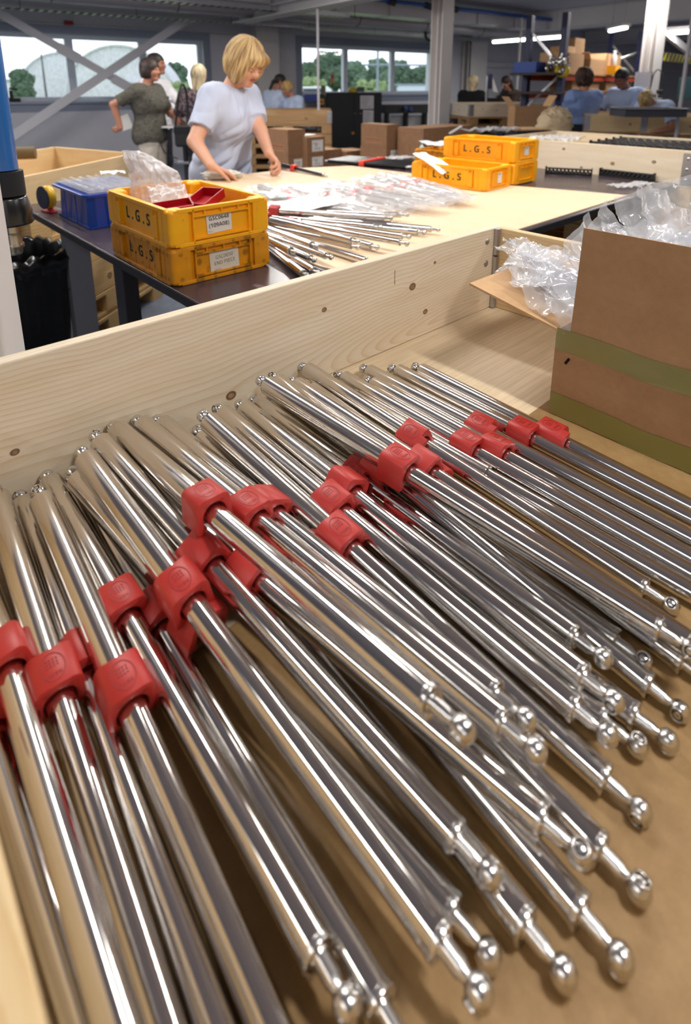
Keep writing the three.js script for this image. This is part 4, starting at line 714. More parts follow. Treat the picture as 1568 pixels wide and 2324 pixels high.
// left: a leaning collar on pallets behind the blue bin
{
  const h = 1.0, A = onH(28, 405, h), Bq = onH(305, 347, h), D = onH(124, 333, h), E = A.clone().add(D).sub(Bq);
  const mkC = (n0, n1, mat, label) => { const o = thing('pallet_collar', label, 'wooden box', V(0, 0, 0));
    for (let k = n0; k < n1; k++) for (const [p, q] of [[A, Bq], [Bq, D], [D, E], [E, A]]) { const L = p.distanceTo(q), g = board(L - 0.022, 0.193), b = part('board', g, mat, o); b.position.set((p.x + q.x) / 2, h - 0.0975 - k * 0.197, (p.z + q.z) / 2); b.rotation.y = Math.atan2(-(q.z - p.z), q.x - p.x); }
    for (const p of [A, Bq, D, E]) part('hinge', rod(V(p.x, h - n1 * 0.197 + 0.01, p.z), V(p.x, h - n0 * 0.197 - 0.01, p.z), 0.016, 10), M.darkGalv, o);
    const d = Bq.clone().sub(A).normalize(), e = part('hinge_plate', bx(0.07, 0.15, 0.004, 0, 0, 0, 0.001), M.darkGalv, o); e.position.set(Bq.x - d.x * 0.05 + d.z * -0.011, h - 0.0975 - n0 * 0.197, Bq.z - d.z * 0.05 + d.x * 0.011); e.rotation.y = Math.atan2(-d.z, d.x); return o; };
  mkC(0, 1, M.woodB, 'pale pine collar on top of the stack behind the blue bin');
  const c = A.clone().add(D).multiplyScalar(0.5).setY(0), tn = Math.atan2(-(Bq.z - A.z), Bq.x - A.x);
  const o2 = mkC(0, 2, M.woodOld, 'weathered double pine collar under the left end of the table'); o2.position.y = -0.345;
  const p1 = palletOf(c, tn, 0.8, 'pallet between the two collars of the left stack', M.woodOld), p2 = palletOf(c, tn, 0.258, 'pallet at the bottom of the left stack, floor showing through', M.woodOld);
  p1.scale.set(0.98, 1, 0.95); p2.scale.set(0.98, 1, 0.95);
  palletOf(c, tn, 0.11, 'lowest pallet of the left stack', M.woodOld).scale.set(0.98, 0.98, 0.95);
  const dirn = Bq.clone().sub(A).normalize(), nn = V(-dirn.z, 0, dirn.x), sp = A.clone().addScaledVector(dirn, 0.86).addScaledVector(nn, 0.012);
  const s = part('stamp', sheet(0.055, 0.05), label2D(128, 128, (c2, w, hh) => { c2.fillStyle = '#e2caa0'; c2.fillRect(0, 0, w, hh); c2.strokeStyle = '#b39a72'; c2.lineWidth = 4; c2.strokeRect(10, 10, w - 20, hh - 20); c2.fillStyle = '#b39a72'; c2.fillRect(26, 36, 50, 8); c2.fillRect(26, 62, 30, 8); c2.fillRect(26, 90, 60, 8); }), p1.parent.children.find((q) => q.name === 'pallet_collar_002') ?? p1, 'faint square stamp'); s.position.set(sp.x, h - 0.09, sp.z); s.rotation.y = tn;
  single('wood_block', 'short end of a wooden beam lying on the left pine collar', 'wood block', [rot(new THREE.CylinderGeometry(0.035, 0.035, 0.2, 14), 0, 0, PI / 2)], std('#6d5a38', 0.7), onH(36, 348, 1.036), 0.3);
}
// behind the woman: weathered collar on pallets
{
  const c = at(650, 283, 8.0); c.add(V(0, 0, -0.42));
  collarBox(c, 0.05, 1.2, 0.8, 0.89, 1, M.woodDull, 'weathered brown collar behind the blond woman, on a pallet stack');
  ['top pallet', 'second pallet', 'third pallet', 'fourth pallet', 'fifth pallet', 'bottom pallet'].forEach((s, i) => palletOf(drop(c, 0), 0.05, 0.888 - i * 0.1455, s + ' under the weathered brown collar behind the woman', M.woodDull, 'pallets under the weathered collar'));
}
// dark cabinet with papers
{
  const o = thing('machine_cabinet', 'tall black machine cabinet with papers taped on it under the second window', 'cabinet', floorAt(at(803, 300, 12.2)), 0.06), m = std('#17191e', 0.5);
  part('housing', bx(1.16, 1.2, 0.6, 0, 0.68, -0.3, 0.01), m, o); part('door', bx(0.55, 1.1, 0.015, -0.28, 0.68, 0.008, 0.004), m, o); part('door', bx(0.55, 1.1, 0.015, 0.28, 0.68, 0.008, 0.004), m, o);
  for (const x of [-0.5, 0.5]) part('foot', bx(0.08, 0.08, 0.4, x, 0.04, -0.3), m, o);
  part('knob', new THREE.SphereGeometry(0.018, 12, 8).translate(0.02, 0.85, 0.02), M.steel, o); part('knob', new THREE.SphereGeometry(0.018, 12, 8).translate(0.14, 0.85, 0.02), M.steel, o); part('warning_label', bx(0.05, 0.05, 0.002, -0.02, 0.45, 0.0165), std('#d48a1e', 0.6), o);
  const sh = label2D(160, 200, (c, w, h) => { c.fillStyle = '#dcd8dc'; c.fillRect(0, 0, w, h); c.fillStyle = '#8b868c'; for (let i = 0; i < 11; i++) c.fillRect(18, 22 + i * 15, 60 + rnd() * 62, 4); });
  const a = part('paper_sheet', sheet(0.28, 0.27), sh, o, 'white printed sheet'); a.position.set(0.27, 1.08, 0.0175); const b = part('paper_sheet', sheet(0.22, 0.36), sh, o, 'white printed sheet'); b.position.set(0.3, 0.74, 0.0175);
  const t = thing('signal_light', 'red, amber and green signal light on the black cabinet', 'signal light', at(754, 208, 12.4), 0); part('pole', rod(V(0, -0.06, 0), V(0, 0.08, 0), 0.012, 10), M.white, t);
  for (const [i, c] of [[0, '#1d6b3c'], [1, '#e08a1a'], [2, '#c7261f']]) part('lamp_segment', rod(V(0, 0.08 + i * 0.09, 0), V(0, 0.165 + i * 0.09, 0), 0.035, 14), std(c, 0.3), t);
  const d2 = thing('control_post', 'dark control post with yellow and red stop button left of the cabinet', 'control post', floorAt(at(731, 300, 12.0)), 0.05); part('post', bx(0.12, 1.25, 0.12, 0, 0.625, 0, 0.01), m, d2); part('button_box', bx(0.1, 0.12, 0.06, -0.01, 1.1, 0.09, 0.01), std('#d8b31c', 0.4), d2); part('button', rod(V(-0.01, 1.1, 0.12), V(-0.01, 1.1, 0.15), 0.03, 14), std('#c0281f', 0.4), d2); part('sensor_head', bx(0.1, 0.16, 0.1, 0.03, 1.34, 0, 0.02), std('#7e7a45', 0.5), d2);
  single('storage_bin', 'small blue box between the two seated workers and the cabinet', 'bin', tray3(0.26, 0.13, 0.2), M.blueBin, at(706, 229, 11.8), 0.1);
  single('helmet', 'yellow rounded case on top of the black cabinet', 'case', new THREE.SphereGeometry(0.08, 16, 10).scale(1.2, 0.9, 1), std('#d8b81c', 0.4), at(800, 206, 12.3), 0);
  single('box', 'small grey box on top of the black cabinet', 'box', bx(0.16, 0.1, 0.12, 0, 0.05, 0, 0.005), std('#56575e', 0.5), at(818, 208.5, 12.3), 0);
}
{ const o = thing('work_bench', 'green-topped workbench before the two seated workers', 'bench', floorAt(at(655, 260, 9.95)), 0.1); part('bench_top', bx(1.1, 0.05, 0.4, 0, 0.95, 0, 0.005), std('#1d3a35', 0.5), o); for (const x of [-0.5, 0.5]) for (const z of [-0.16, 0.16]) part('leg', bx(0.05, 0.925, 0.05, x, 0.4625, z), M.legDark, o); }
{ const p0 = at(868, 246, 13.2), p1 = at(1055, 246, 13.8), m = std('#1c1c20', 0.5), c = p0.clone().add(p1).multiplyScalar(0.5), L = p0.distanceTo(p1), o = thing('conveyor', 'long black conveyor frame along the wall under the second window', 'conveyor', floorAt(c), Math.atan2(-(p1.z - p0.z), p1.x - p0.x));
  part('frame', bx(L, 0.2, 0.3, 0, c.y, 0, 0.006), m, o); for (let i = 0; i < 5; i++) part('leg', bx(0.05, c.y - 0.1, 0.2, -L / 2 + 0.1 + i * (L - 0.2) / 4, (c.y - 0.1) / 2, 0), m, o); part('white_panel', bx(L * 0.6, 0.6, 0.01, -L * 0.08, 0.45, -0.12), M.whitePaint, o); part('motor', [rod(V(-0.55, c.y + 0.02, 0.15), V(-0.55, c.y + 0.02, 0.24), 0.05, 14), bx(0.08, 0.1, 0.05, -0.42, c.y, 0.17, 0.01)], std('#31467c', 0.4), o); }
{ const o = thing('black_table', 'dark side table with a hanging funnel near the blond worker', 'table', floorAt(at(1035, 250, 10.6)), 0.15), m = std('#2b2a2c', 0.5); part('table_top', bx(0.62, 0.14, 0.5, 0, 0.95, 0, 0.005), m, o); for (const x of [-0.26, 0.2]) part('leg', bx(0.05, 0.88, 0.05, x, 0.44, 0.1), m, o); part('funnel', lathe([[0.02, 0.55], [0.03, 0.6], [0.12, 0.78], [0.12, 0.9], [0.1, 0.9]], 16).translate(-0.18, 0, 0.3), m, o); }
// far collar with the two workers behind
{ const c = at(1125, 262, 9.2); collarBox(c, 0.18, 1.2, 0.8, at(1125, 262, 9.2).y, 1, M.woodA, 'pale collar in front of the blond worker in black, on pallets', null, true);
  const y = at(1125, 262, 9.2).y - 0.003; ['upper pallet', 'middle pallet', 'lower pallet', 'pallet near the floor', 'floor-level pallet'].forEach((s, i) => palletOf(drop(c, 0), 0.18, y - i * 0.1455, s + ' of the stack under the pale far collar', M.woodDull, 'pallets under the pale far collar')); }
cartonAt(at(1166, 293, 6.6), 0.42, 0.2, 0.25, 'open carton with red print left of the beige sack', { open: 1, mat: M.card, group: 'cartons in the middle of the hall', turn: 0.12 });
{ const t = at(1166, 293, 6.6), o = thing('trestle_table', 'dark low table carrying the open carton beside the beige sack', 'table', floorAt(t.clone().add(V(0.1, 0, -0.15))), 0.12); part('table_top', bx(0.8, 0.03, 0.7, 0, t.y - 0.017, 0.0, 0.004), std('#3a3836', 0.5), o); for (const x of [-0.34, 0.34]) for (const z of [-0.28, 0.28]) part('leg', bx(0.05, t.y - 0.032, 0.05, x, (t.y - 0.032) / 2, z), std('#2c3358', 0.5), o); }
{ const g = new THREE.SphereGeometry(1, 40, 28), p = g.attributes.position; for (let i = 0; i < p.count; i++) { const y = p.getY(i), k = 1 + 0.1 * n3(p.getX(i) * 2.5, y * 2, p.getZ(i) * 2.5) + 0.05 * n3(p.getX(i) * 7, y * 3, p.getZ(i) * 7), f = y > 0.4 ? 1 - 0.5 * (y - 0.4) : 1; p.setXYZ(i, p.getX(i) * 0.16 * k * f * (1 + 0.1 * (y < 0)), (y < -0.7 ? -0.7 + (y + 0.7) * 0.15 : y) * 0.16 * k, p.getZ(i) * 0.14 * k * f); } g.computeVertexNormals();
  const o = thing('sack', 'slumped beige cloth sack beside the woman in the blue shirt', 'sack', at(1258, 282, 5.4), 0.2); part('sack_body', g, std('#b9a587', 0.85), o); part('folded_top', filmSheet(0.24, 0.14, 22, 0.014, 161, 9).rotateX(-1.0).translate(0, 0.1, 0.05), std('#c2ae90', 0.85, 0, { side: THREE.DoubleSide }), o);
  const b = at(1258, 300, 5.4), w = thing('trolley', 'low trolley holding the beige cloth sack', 'trolley', floorAt(b), 0.2); part('deck', bx(0.5, 0.04, 0.42, 0, b.y - 0.05, 0, 0.005), M.woodDull, w); for (const x of [-0.2, 0.2]) for (const z of [-0.16, 0.16]) part('leg', bx(0.04, b.y - 0.07, 0.04, x, (b.y - 0.07) / 2, z), M.legDark, w); }
{ const p = at(1190, 292, 5.1); single('board', 'pale board lying across the low dark table, left of the sack', 'board', bx(0.3, 0.012, 0.24, 0, 0, 0), M.cardPale, p, 0.3); const w = thing('side_table', 'dark side table under the pale board', 'table', floorAt(p), 0.3); part('table_top', bx(0.34, 0.03, 0.3, 0, p.y - 0.023, 0), std('#232327', 0.5), w); for (const x of [-0.14, 0.14]) for (const z of [-0.12, 0.12]) part('leg', bx(0.03, p.y - 0.038, 0.03, x, (p.y - 0.038) / 2, z), std('#2c3358', 0.5), w); }
// right: two collars on pallets with a grey tray on top
{ const tn = -0.16, c = at(1425, 300, 6.7).add(V(0.0, 0, -0.4)), y0 = at(1425, 300, 6.6).y; collarBox(c, tn, 0.85, 0.8, y0, 1, M.woodB, 'pale collar at the right with a grey tray lying across its corner', null, true);
  const d = at(1548, 306, 6.5).add(V(0.12, 0, -0.36)); collarBox(d, tn - 0.12, 0.9, 0.8, y0 - 0.01, 1, M.woodB, 'pale collar at the right picture edge under the bent worker');
  ['top', 'second', 'third', 'fourth', 'lowest'].forEach((s, i) => { palletOf(drop(c, 0), tn, y0 - 0.003 - i * 0.1455, s + ' pallet under the collar with the grey tray', M.woodDull, 'pallets under the grey-tray collar').scale.x = 0.72; palletOf(drop(d, 0), tn - 0.12, y0 - 0.013 - i * 0.1455, s + ' pallet under the collar at the right picture edge', M.woodDull, 'pallets under the right-edge collar').scale.x = 0.75; });
  const t = at(1487, 266, 6.0), o = thing('tray', 'wide grey plastic tray across the two right collars', 'tray', t, -0.06); part('tray_body', [bx(0.6, 0.006, 0.4, 0, 0.003, -0.2), bx(0.62, 0.08, 0.01, 0, 0.04, 0, 0.002), bx(0.62, 0.08, 0.01, 0, 0.04, -0.4, 0.002), bx(0.01, 0.08, 0.4, -0.305, 0.04, -0.2), bx(0.01, 0.08, 0.4, 0.305, 0.04, -0.2)], std('#4b4c54', 0.45), o); part('rim', [bx(0.66, 0.012, 0.03, 0, 0.082, 0.01, 0.003), bx(0.66, 0.012, 0.03, 0, 0.082, -0.41, 0.003), bx(0.03, 0.012, 0.44, -0.315, 0.082, -0.2, 0.003), bx(0.03, 0.012, 0.44, 0.315, 0.082, -0.2, 0.003)], std('#5a5b64', 0.4), o); }
// storage rack
M.rackBlue = std('#1b2350', 0.45); M.rackOrange = std('#c4451c', 0.45);
const RK = thing('storage_rack', 'tall storage rack with dark blue posts and orange beams', 'rack', floorAt(at(1276, 150, 7.5)), 0.855);
const RL = 3.3, RD = 0.46, rackP = (x, y, z) => V(x, y, z).applyAxisAngle(V(0, 1, 0), 0.855).add(RK.position);
{
  const H = 2.28; for (const x of [0, RL]) for (const z of [0, -RD]) part('post', [bx(0.1, H, 0.012, x, H / 2, z + 0.03, 0.002), bx(0.1, H, 0.012, x, H / 2, z - 0.03, 0.002), bx(0.012, H, 0.06, x - 0.044, H / 2, z), bx(0.012, H, 0.06, x + 0.044, H / 2, z)], M.rackBlue, RK);
  for (const x of [0, RL]) { part('diagonal', bar(V(x, 2.1, -RD), V(x, 1.6, 0), 0.03, 0.03, 0.003), M.galv, RK); part('diagonal', bar(V(x, 1.56, 0), V(x, 1.1, -RD), 0.03, 0.03, 0.003), M.galv, RK); part('diagonal', bar(V(x, 1.05, -RD), V(x, 0.5, 0), 0.03, 0.03, 0.003), M.galv, RK); }
  for (const y of [0.3, 0.8, 1.28, 1.51]) { part('beam', bx(RL - 0.1, 0.07, 0.04, RL / 2, y, 0, 0.003), M.rackOrange, RK); part('beam', bx(RL - 0.1, 0.07, 0.04, RL / 2, y, -RD, 0.003), M.rackOrange, RK); part('shelf_board', bx(RL - 0.1, 0.02, RD + 0.3, RL / 2, y + 0.046, -RD / 2 - 0.1), M.woodDull, RK); part('shelf_end', bx(0.44, 0.03, RD + 0.1, -0.17, y + 0.041, -RD / 2), std('#33241c', 0.6), RK); }
  part('top_tie', bar(V(RL, 1.95, 0), V(RL - 1.2, 1.62, -RD), 0.03, 0.03), M.galv, RK);
}
const shelfTop = 1.567;
{
  const P = (x, z) => rackP(x, shelfTop, z), g = 'cartons on the storage rack';
  const mk = (x, z, w, h, d, label, o = {}) => cartonAt(rackP(x, o.y ?? shelfTop, z), w, d, h, label, { turn: 0.855, mat: o.mat ?? M.card, open: o.open, group: g });
  mk(0.05, -0.02, 0.14, 0.25, 0.3, 'narrow pale carton standing first on the rack, beside the blue post', { mat: M.cardPale });
  mk(0.25, -0.02, 0.55, 0.25, 0.34, 'wide carton on the rack, left of the open one', {});
  mk(0.95, 0.02, 0.6, 0.2, 0.34, 'open carton at the front of the rack, flap hanging out', { open: 1 });
  mk(0.3, -0.06, 0.26, 0.08, 0.24, 'flat pale carton in the second layer on the rack, left', { y: shelfTop + 0.257, mat: M.cardPale });
  mk(1.0, -0.3, 0.6, 0.28, 0.22, 'carton standing behind the open one on the rack', {});
  mk(0.58, -0.08, 0.36, 0.2, 0.2, 'upright carton at the top of the rack pile, left', { y: shelfTop + 0.257 });
  mk(1.1, -0.3, 0.4, 0.15, 0.2, 'carton at the top of the rack pile, right', { y: shelfTop + 0.287 });
  mk(1.75, 0.0, 0.6, 0.3, 0.34, 'tall carton at the right end of the rack pile', { mat: M.cardPale });
  single('storage_bin', 'yellow bin on the rack under the open carton flap', 'bin', tray3(0.28, 0.12, 0.12), M.crate, rackP(1.68, shelfTop, 0.12), 0.855);
  { const o = thing('spray_bottle', 'white bottle standing before the open carton on the rack', 'bottle', rackP(1.62, shelfTop + 0.12, 0.12), 0); part('bottle', lathe([[0, 0], [0.04, 0], [0.04, 0.12], [0.02, 0.15], [0.02, 0.18], [0, 0.18]], 16), M.white, o); part('cap', lathe([[0.022, 0.18], [0.022, 0.21], [0, 0.212]], 14), std('#c9c9cf', 0.4), o); }
  single('storage_bin', 'blue bin on the rack seen through the left end frame', 'bin', tray3(0.3, 0.13, 0.3), std('#0d3f96', 0.4), rackP(-0.2, shelfTop, -0.34), 0.855 + PI / 2);
  const mp = thing('metal_parts', 'pile of shiny metal fittings beside the blue bin on the rack', 'metal parts', rackP(-0.18, shelfTop, -0.02), 0); mp.userData.kind = 'stuff'; for (let i = 0; i < 14; i++) part('fitting', rot(lathe([[0.012, 0], [0.03, 0.005], [0.03, 0.04], [0.018, 0.05], [0.018, 0.09], [0.012, 0.09]], 12), rr(0, 3), rr(0, 3), 0).translate(rr(-0.12, 0.12), 0.03 + rr(0, 0.16), rr(-0.1, 0.1)), M.steel, mp);
  const tp = thing('tape_roll', 'yellow tape roll hanging on the middle blue rack post', 'tape roll', at(1276, 160, 7.38), 0.9); part('roll', rot(lathe([[0.04, -0.03], [0.085, -0.03], [0.085, 0.03], [0.04, 0.03], [0.04, -0.03]], 24), 0, 0, PI / 2), std('#e0c31a', 0.35), tp); part('core', rot(lathe([[0.034, -0.031], [0.04, -0.031], [0.04, 0.031], [0.034, 0.031], [0.034, -0.031]], 24), 0, 0, PI / 2), std('#d9d4c0', 0.6), tp);
  for (const [x, w, h, l] of [[0.5, 0.5, 0.13, 'dark box on the second shelf of the rack, left'], [1.2, 0.4, 0.1, 'dark box on the second shelf of the rack, middle'], [1.9, 0.5, 0.12, 'brown box on the second shelf of the rack, right']]) cartonAt(rackP(x, 1.338, -0.04), w, 0.3, h, l, { turn: 0.855, mat: M.woodDull, group: 'boxes on the second rack shelf' });
}
// right end: post, barrier, paper holder, screen, poles
{ const p = at(1458, 184, 8.0), o = thing('document_holder', 'white paper in a holder on a swan-neck arm by the right column', 'document holder', p, -0.35); part('paper', sheet(0.2, 0.24), label2D(160, 190, (c, w, h) => { c.fillStyle = '#e6e2e4'; c.fillRect(0, 0, w, h); c.fillStyle = '#c7c2c6'; for (let i = 0; i < 9; i++) c.fillRect(20, 30 + i * 15, 110, 3); }), o); part('frame', [bx(0.215, 0.008, 0.01, 0, -0.125, 0), bx(0.008, 0.25, 0.01, 0.106, 0, 0)], M.pipeDark, o); part('arm', tube([V(0.106, -0.08, 0), V(0.13, 0.1, 0), V(0.17, 0.15, 0), V(0.22, 0.1, 0.02), V(0.25, -0.05, 0.03), V(0.24, -0.14, 0.03)], 0.008, 8, 30), M.pipeDark, o); part('clamp', bx(0.08, 0.05, 0.05, 0.22, -0.14, 0.03, 0.01), M.pipeDark, o);
  const st = thing('machine_stand', 'slim machine stand holding the document arm', 'stand', floorAt(at(1480, 230, 7.8)), 0); part('post', bx(0.06, 1.3, 0.06, 0, 0.65, 0), M.galv, st); part('head', bx(0.22, 0.1, 0.16, -0.02, 1.2, 0, 0.01), std('#7a7c70', 0.5), st); part('foot', bx(0.4, 0.03, 0.4, 0, 0.015, 0), M.legDark, st); }
{ const a = at(1496, 125, 9.4), b = at(1580, 140, 11.2), L = a.distanceTo(b), tx = (() => { const c = document.createElement('canvas'); c.width = 64; c.height = 64; const x = c.getContext('2d'); x.fillStyle = '#15140f'; x.fillRect(0, 0, 64, 64); x.fillStyle = '#d9c81e'; x.beginPath(); x.moveTo(0, 64); x.lineTo(32, 64); x.lineTo(64, 0); x.lineTo(32, 0); x.fill(); const t = new THREE.CanvasTexture(c); t.colorSpace = THREE.SRGBColorSpace; t.wrapS = t.wrapT = THREE.RepeatWrapping; t.repeat.set(1 / 0.22, 1 / 0.13); return t; })();
  const g = bx(L, 0.13, 0.06); const uv = g.attributes.uv; for (let i = 0; i < uv.count; i++) uv.setY(i, uv.getY(i) + 0.065); const o = part('safety_barrier', g, std('#ffffff', 0.5, 0, { map: tx }), scene); o.position.copy(a).add(b).multiplyScalar(0.5); o.rotation.y = Math.atan2(-(b.z - a.z), b.x - a.x); o.userData = { label: 'beam with yellow and black warning stripes at right picture edge', category: 'safety barrier' };
  const k = thing('barrier_post', 'grey diagonal strut from the right column to the striped beam', 'strut', at(1504, 70, 9), 0), q = (x, y, d) => at(x, y, d).sub(at(1504, 70, 9)); part('bar', bar(q(1504, 70, 9), q(1568, 122, 9.6), 0.06, 0.1), M.duct, k); }
function poleAt(px, py0, d, h, label, r = 0.02, y0 = 0) { const p = floorAt(at(px, py0, d)), o = thing('pole', label, 'pole', drop(p, y0), 0); part('pipe', rod(V(0, 0, 0), V(0, h, 0), r, 12), M.whitePaint, o); part('flange', rod(V(0, 0, 0), V(0, 0.015, 0), r * 3, 16), M.whitePaint, o); return o; }
poleAt(722, 150, 8.45, 2.44, 'thin white pole in front of the second window', 0.018);
poleAt(1552, 180, 6.4, 2.9, 'thin grey pole at the right picture edge', 0.02);
poleAt(1177, 140, 11, 2.6, 'thin white pole left of the rack', 0.022);
{ const o = thing('monitor', 'dark teal screen at the right picture edge', 'monitor', at(1562, 200, 9.5), -0.5); part('screen', bx(0.5, 0.34, 0.03, 0.1, 0, 0, 0.005), std('#123236', 0.3), o); part('stand', [bx(0.05, 0.9, 0.05, 0.1, -0.6, -0.03)], M.legDark, o); part('foot', bx(0.4, 0.03, 0.3, 0.1, -1.06 + 0.0, -0.03), M.legDark, o); const tb = thing('desk', 'desk under the teal screen at the right picture edge', 'desk', floorAt(at(1562, 200, 9.5)), -0.5); part('desk_top', bx(1.0, 0.03, 0.6, 0.1, at(1562, 200, 9.5).y - 1.09, -0.03), M.legDark, tb); for (const x of [-0.35, 0.55]) part('leg', bx(0.05, max(0.1, at(1562, 200, 9.5).y - 1.105), 0.5, x, max(0.1, at(1562, 200, 9.5).y - 1.105) / 2, -0.03), M.legDark, tb); }
// tool column the two far workers use
{ const p = at(1105, 200, 9.7), o = thing('drill_press', 'bench drill with a white flag sheet between the two far workers', 'drill press', floorAt(p), 0.2); part('column', rod(V(0, 0.95, 0), V(0, 1.56, 0), 0.022, 12), M.steel, o); part('motor_housing', bx(0.07, 0.24, 0.08, 0.04, 1.48, 0, 0.01), std('#2b3055', 0.4), o); part('handwheel', [new THREE.TorusGeometry(0.06, 0.008, 8, 20).translate(0.2, 1.2, 0.06), rod(V(0.03, 1.2, 0.02), V(0.2, 1.2, 0.06), 0.012)], M.black, o); part('head', bx(0.14, 0.12, 0.12, 0.08, 1.16, 0.0, 0.015), M.black, o); part('paper_flag', (() => { const s = new THREE.Shape(); s.moveTo(0.08, 1.56); s.lineTo(0.2, 1.3); s.lineTo(0.11, 1.32); const g = new THREE.ExtrudeGeometry(s, { depth: 0.002, bevelEnabled: false }); return g; })(), M.paper, o);
  part('base', bx(0.3, 0.05, 0.3, 0, 0.93, 0, 0.005), M.black, o); const b = thing('work_bench', 'long workbench of the two far workers', 'bench', floorAt(at(1140, 240, 9.75)), 0.2); part('bench_top', bx(2.0, 0.04, 0.6, 0, 0.885, 0, 0.004), std('#3a3a3c', 0.5), b); for (const x of [-0.9, 0.9]) for (const z of [-0.25, 0.25]) part('leg', bx(0.05, 0.86, 0.05, x, 0.43, z), M.legDark, b); }
// left edge of the picture: waste bin, hanging blue lifter hose, white upright
{
  const c = onH(12, 575, 0.72), o = thing('waste_bin', 'bin with a black liner bag at the left picture edge', 'bin', floorAt(c), 0.2), pr = [[0.17, 0.02], [0.2, 0.3], [0.215, 0.6], [0.222, 0.68], [0.236, 0.66], [0.242, 0.705], [0.225, 0.735], [0.2, 0.725], [0.19, 0.6], [0.16, 0.06], [0, 0.05]];
  const g = lathe(pr, 72), p = g.attributes.position; for (let i = 0; i < p.count; i++) { const a = Math.atan2(p.getZ(i), p.getX(i)), y = p.getY(i), k = 1 + 0.03 * n3(cos(a) * 3, y * 3, sin(a) * 3) + 0.02 * abs(n3(cos(a) * 9, y * 2.5, sin(a) * 9)); const sq = 1 + 0.07 * cos(4 * a); p.setX(i, p.getX(i) * k * sq); p.setZ(i, p.getZ(i) * k * sq); p.setY(i, y + (y > 0.6 ? 0.02 * n3(cos(a) * 4, 0, sin(a) * 4) : 0)); } g.computeVertexNormals();
  part('liner_bag', g, M.blackGloss, o); part('bin_body', lathe([[0, 0.01], [0.15, 0.01], [0.155, 0.04], [0.17, 0.5], [0.165, 0.5]], 32), M.blackSoft, o);
}
{
  const d = 1.22, P = (x, y) => at(x, y, d), top = P(-33, 60), o = thing('vacuum_lifter', 'hanging blue lifter tube with black sleeve and nickel coupling at the left picture edge', 'lifter', V(P(20, 500).x, 0, P(20, 500).z), 0), yb = (y) => P(20, y).y;
  part('blue_tube', [rod(V(0, yb(385), 0), V(0, 2.9, 0), 0.033, 28)], phys('#2f6db5', 0.25, { clearcoat: 0.5 }), o);
  part('black_ring', rod(V(0, yb(442), 0), V(0, yb(388), 0), 0.041, 28), M.blackSoft, o);
  part('black_sleeve', lathe([[0, yb(508)], [0.046, yb(508)], [0.05, yb(503)], [0.046, yb(497)], [0.049, yb(480)], [0.042, yb(450)], [0.038, yb(442)], [0, yb(442)]], 32), M.blackGloss, o);
  const nick = std(new THREE.Color(0.62, 0.56, 0.46), 0.3, 1); part('coupling', [lathe([[0.0, yb(576)], [0.017, yb(576)], [0.019, yb(572)], [0.019, yb(562)], [0.0235, yb(561)], [0.0235, yb(553)], [0.021, yb(551)], [0.021, yb(532)], [0.022, yb(530)], [0.022, yb(528)]], 28), new THREE.CylinderGeometry(0.02, 0.02, yb(508) - yb(530), 6).translate(0, (yb(508) + yb(530)) / 2, 0)], nick, o);
}
{ const p = at(43, 800, 0.78), o = thing('white_upright', 'white steel upright at the left picture edge behind the near box', 'upright', floorAt(p), 0.3); part('profile', bx(0.1, 1.75, 0.1, -0.06, 0.875, -0.03, 0.006), M.column, o); part('base_plate', bx(0.2, 0.015, 0.2, -0.06, 0.0075, -0.03), M.column, o); }
{ const p = B(0.2, NW - 0.02, W1[2]); const o = thing('clamp', 'small black clamp on the left window sill', 'clamp', B(1.42, NW + 0.03, W1[2]), BTURN); part('jaw', [bx(0.16, 0.06, 0.05, 0, 0.03, 0, 0.01), bx(0.05, 0.14, 0.04, -0.04, 0.11, 0, 0.01), bx(0.12, 0.03, 0.04, 0.0, 0.2, 0, 0.01)], M.blackSoft, o); }
{ const p = at(420, 330, 6.6), o = thing('instrument_stand', 'small grey stand with a tray beside the woman with shoulder bag', 'stand', floorAt(p), 0); part('post', rod(V(0, 0, 0), V(0, 0.95, 0), 0.03, 12), M.legDark, o); part('tray', bx(0.4, 0.02, 0.3, -0.02, 0.96, 0, 0.004), M.white, o); part('collar', bx(0.26, 0.03, 0.1, 0.03, 0.55, 0, 0.005), M.galv, o); part('base', bx(0.5, 0.03, 0.4, 0, 0.015, 0), M.legDark, o); part('cable', tube([V(-0.18, 0.95, 0.1), V(-0.24, 0.8, 0.1), V(-0.2, 0.66, 0.08), V(-0.08, 0.6, 0.05)], 0.006, 6, 24), M.pipeDark, o); }

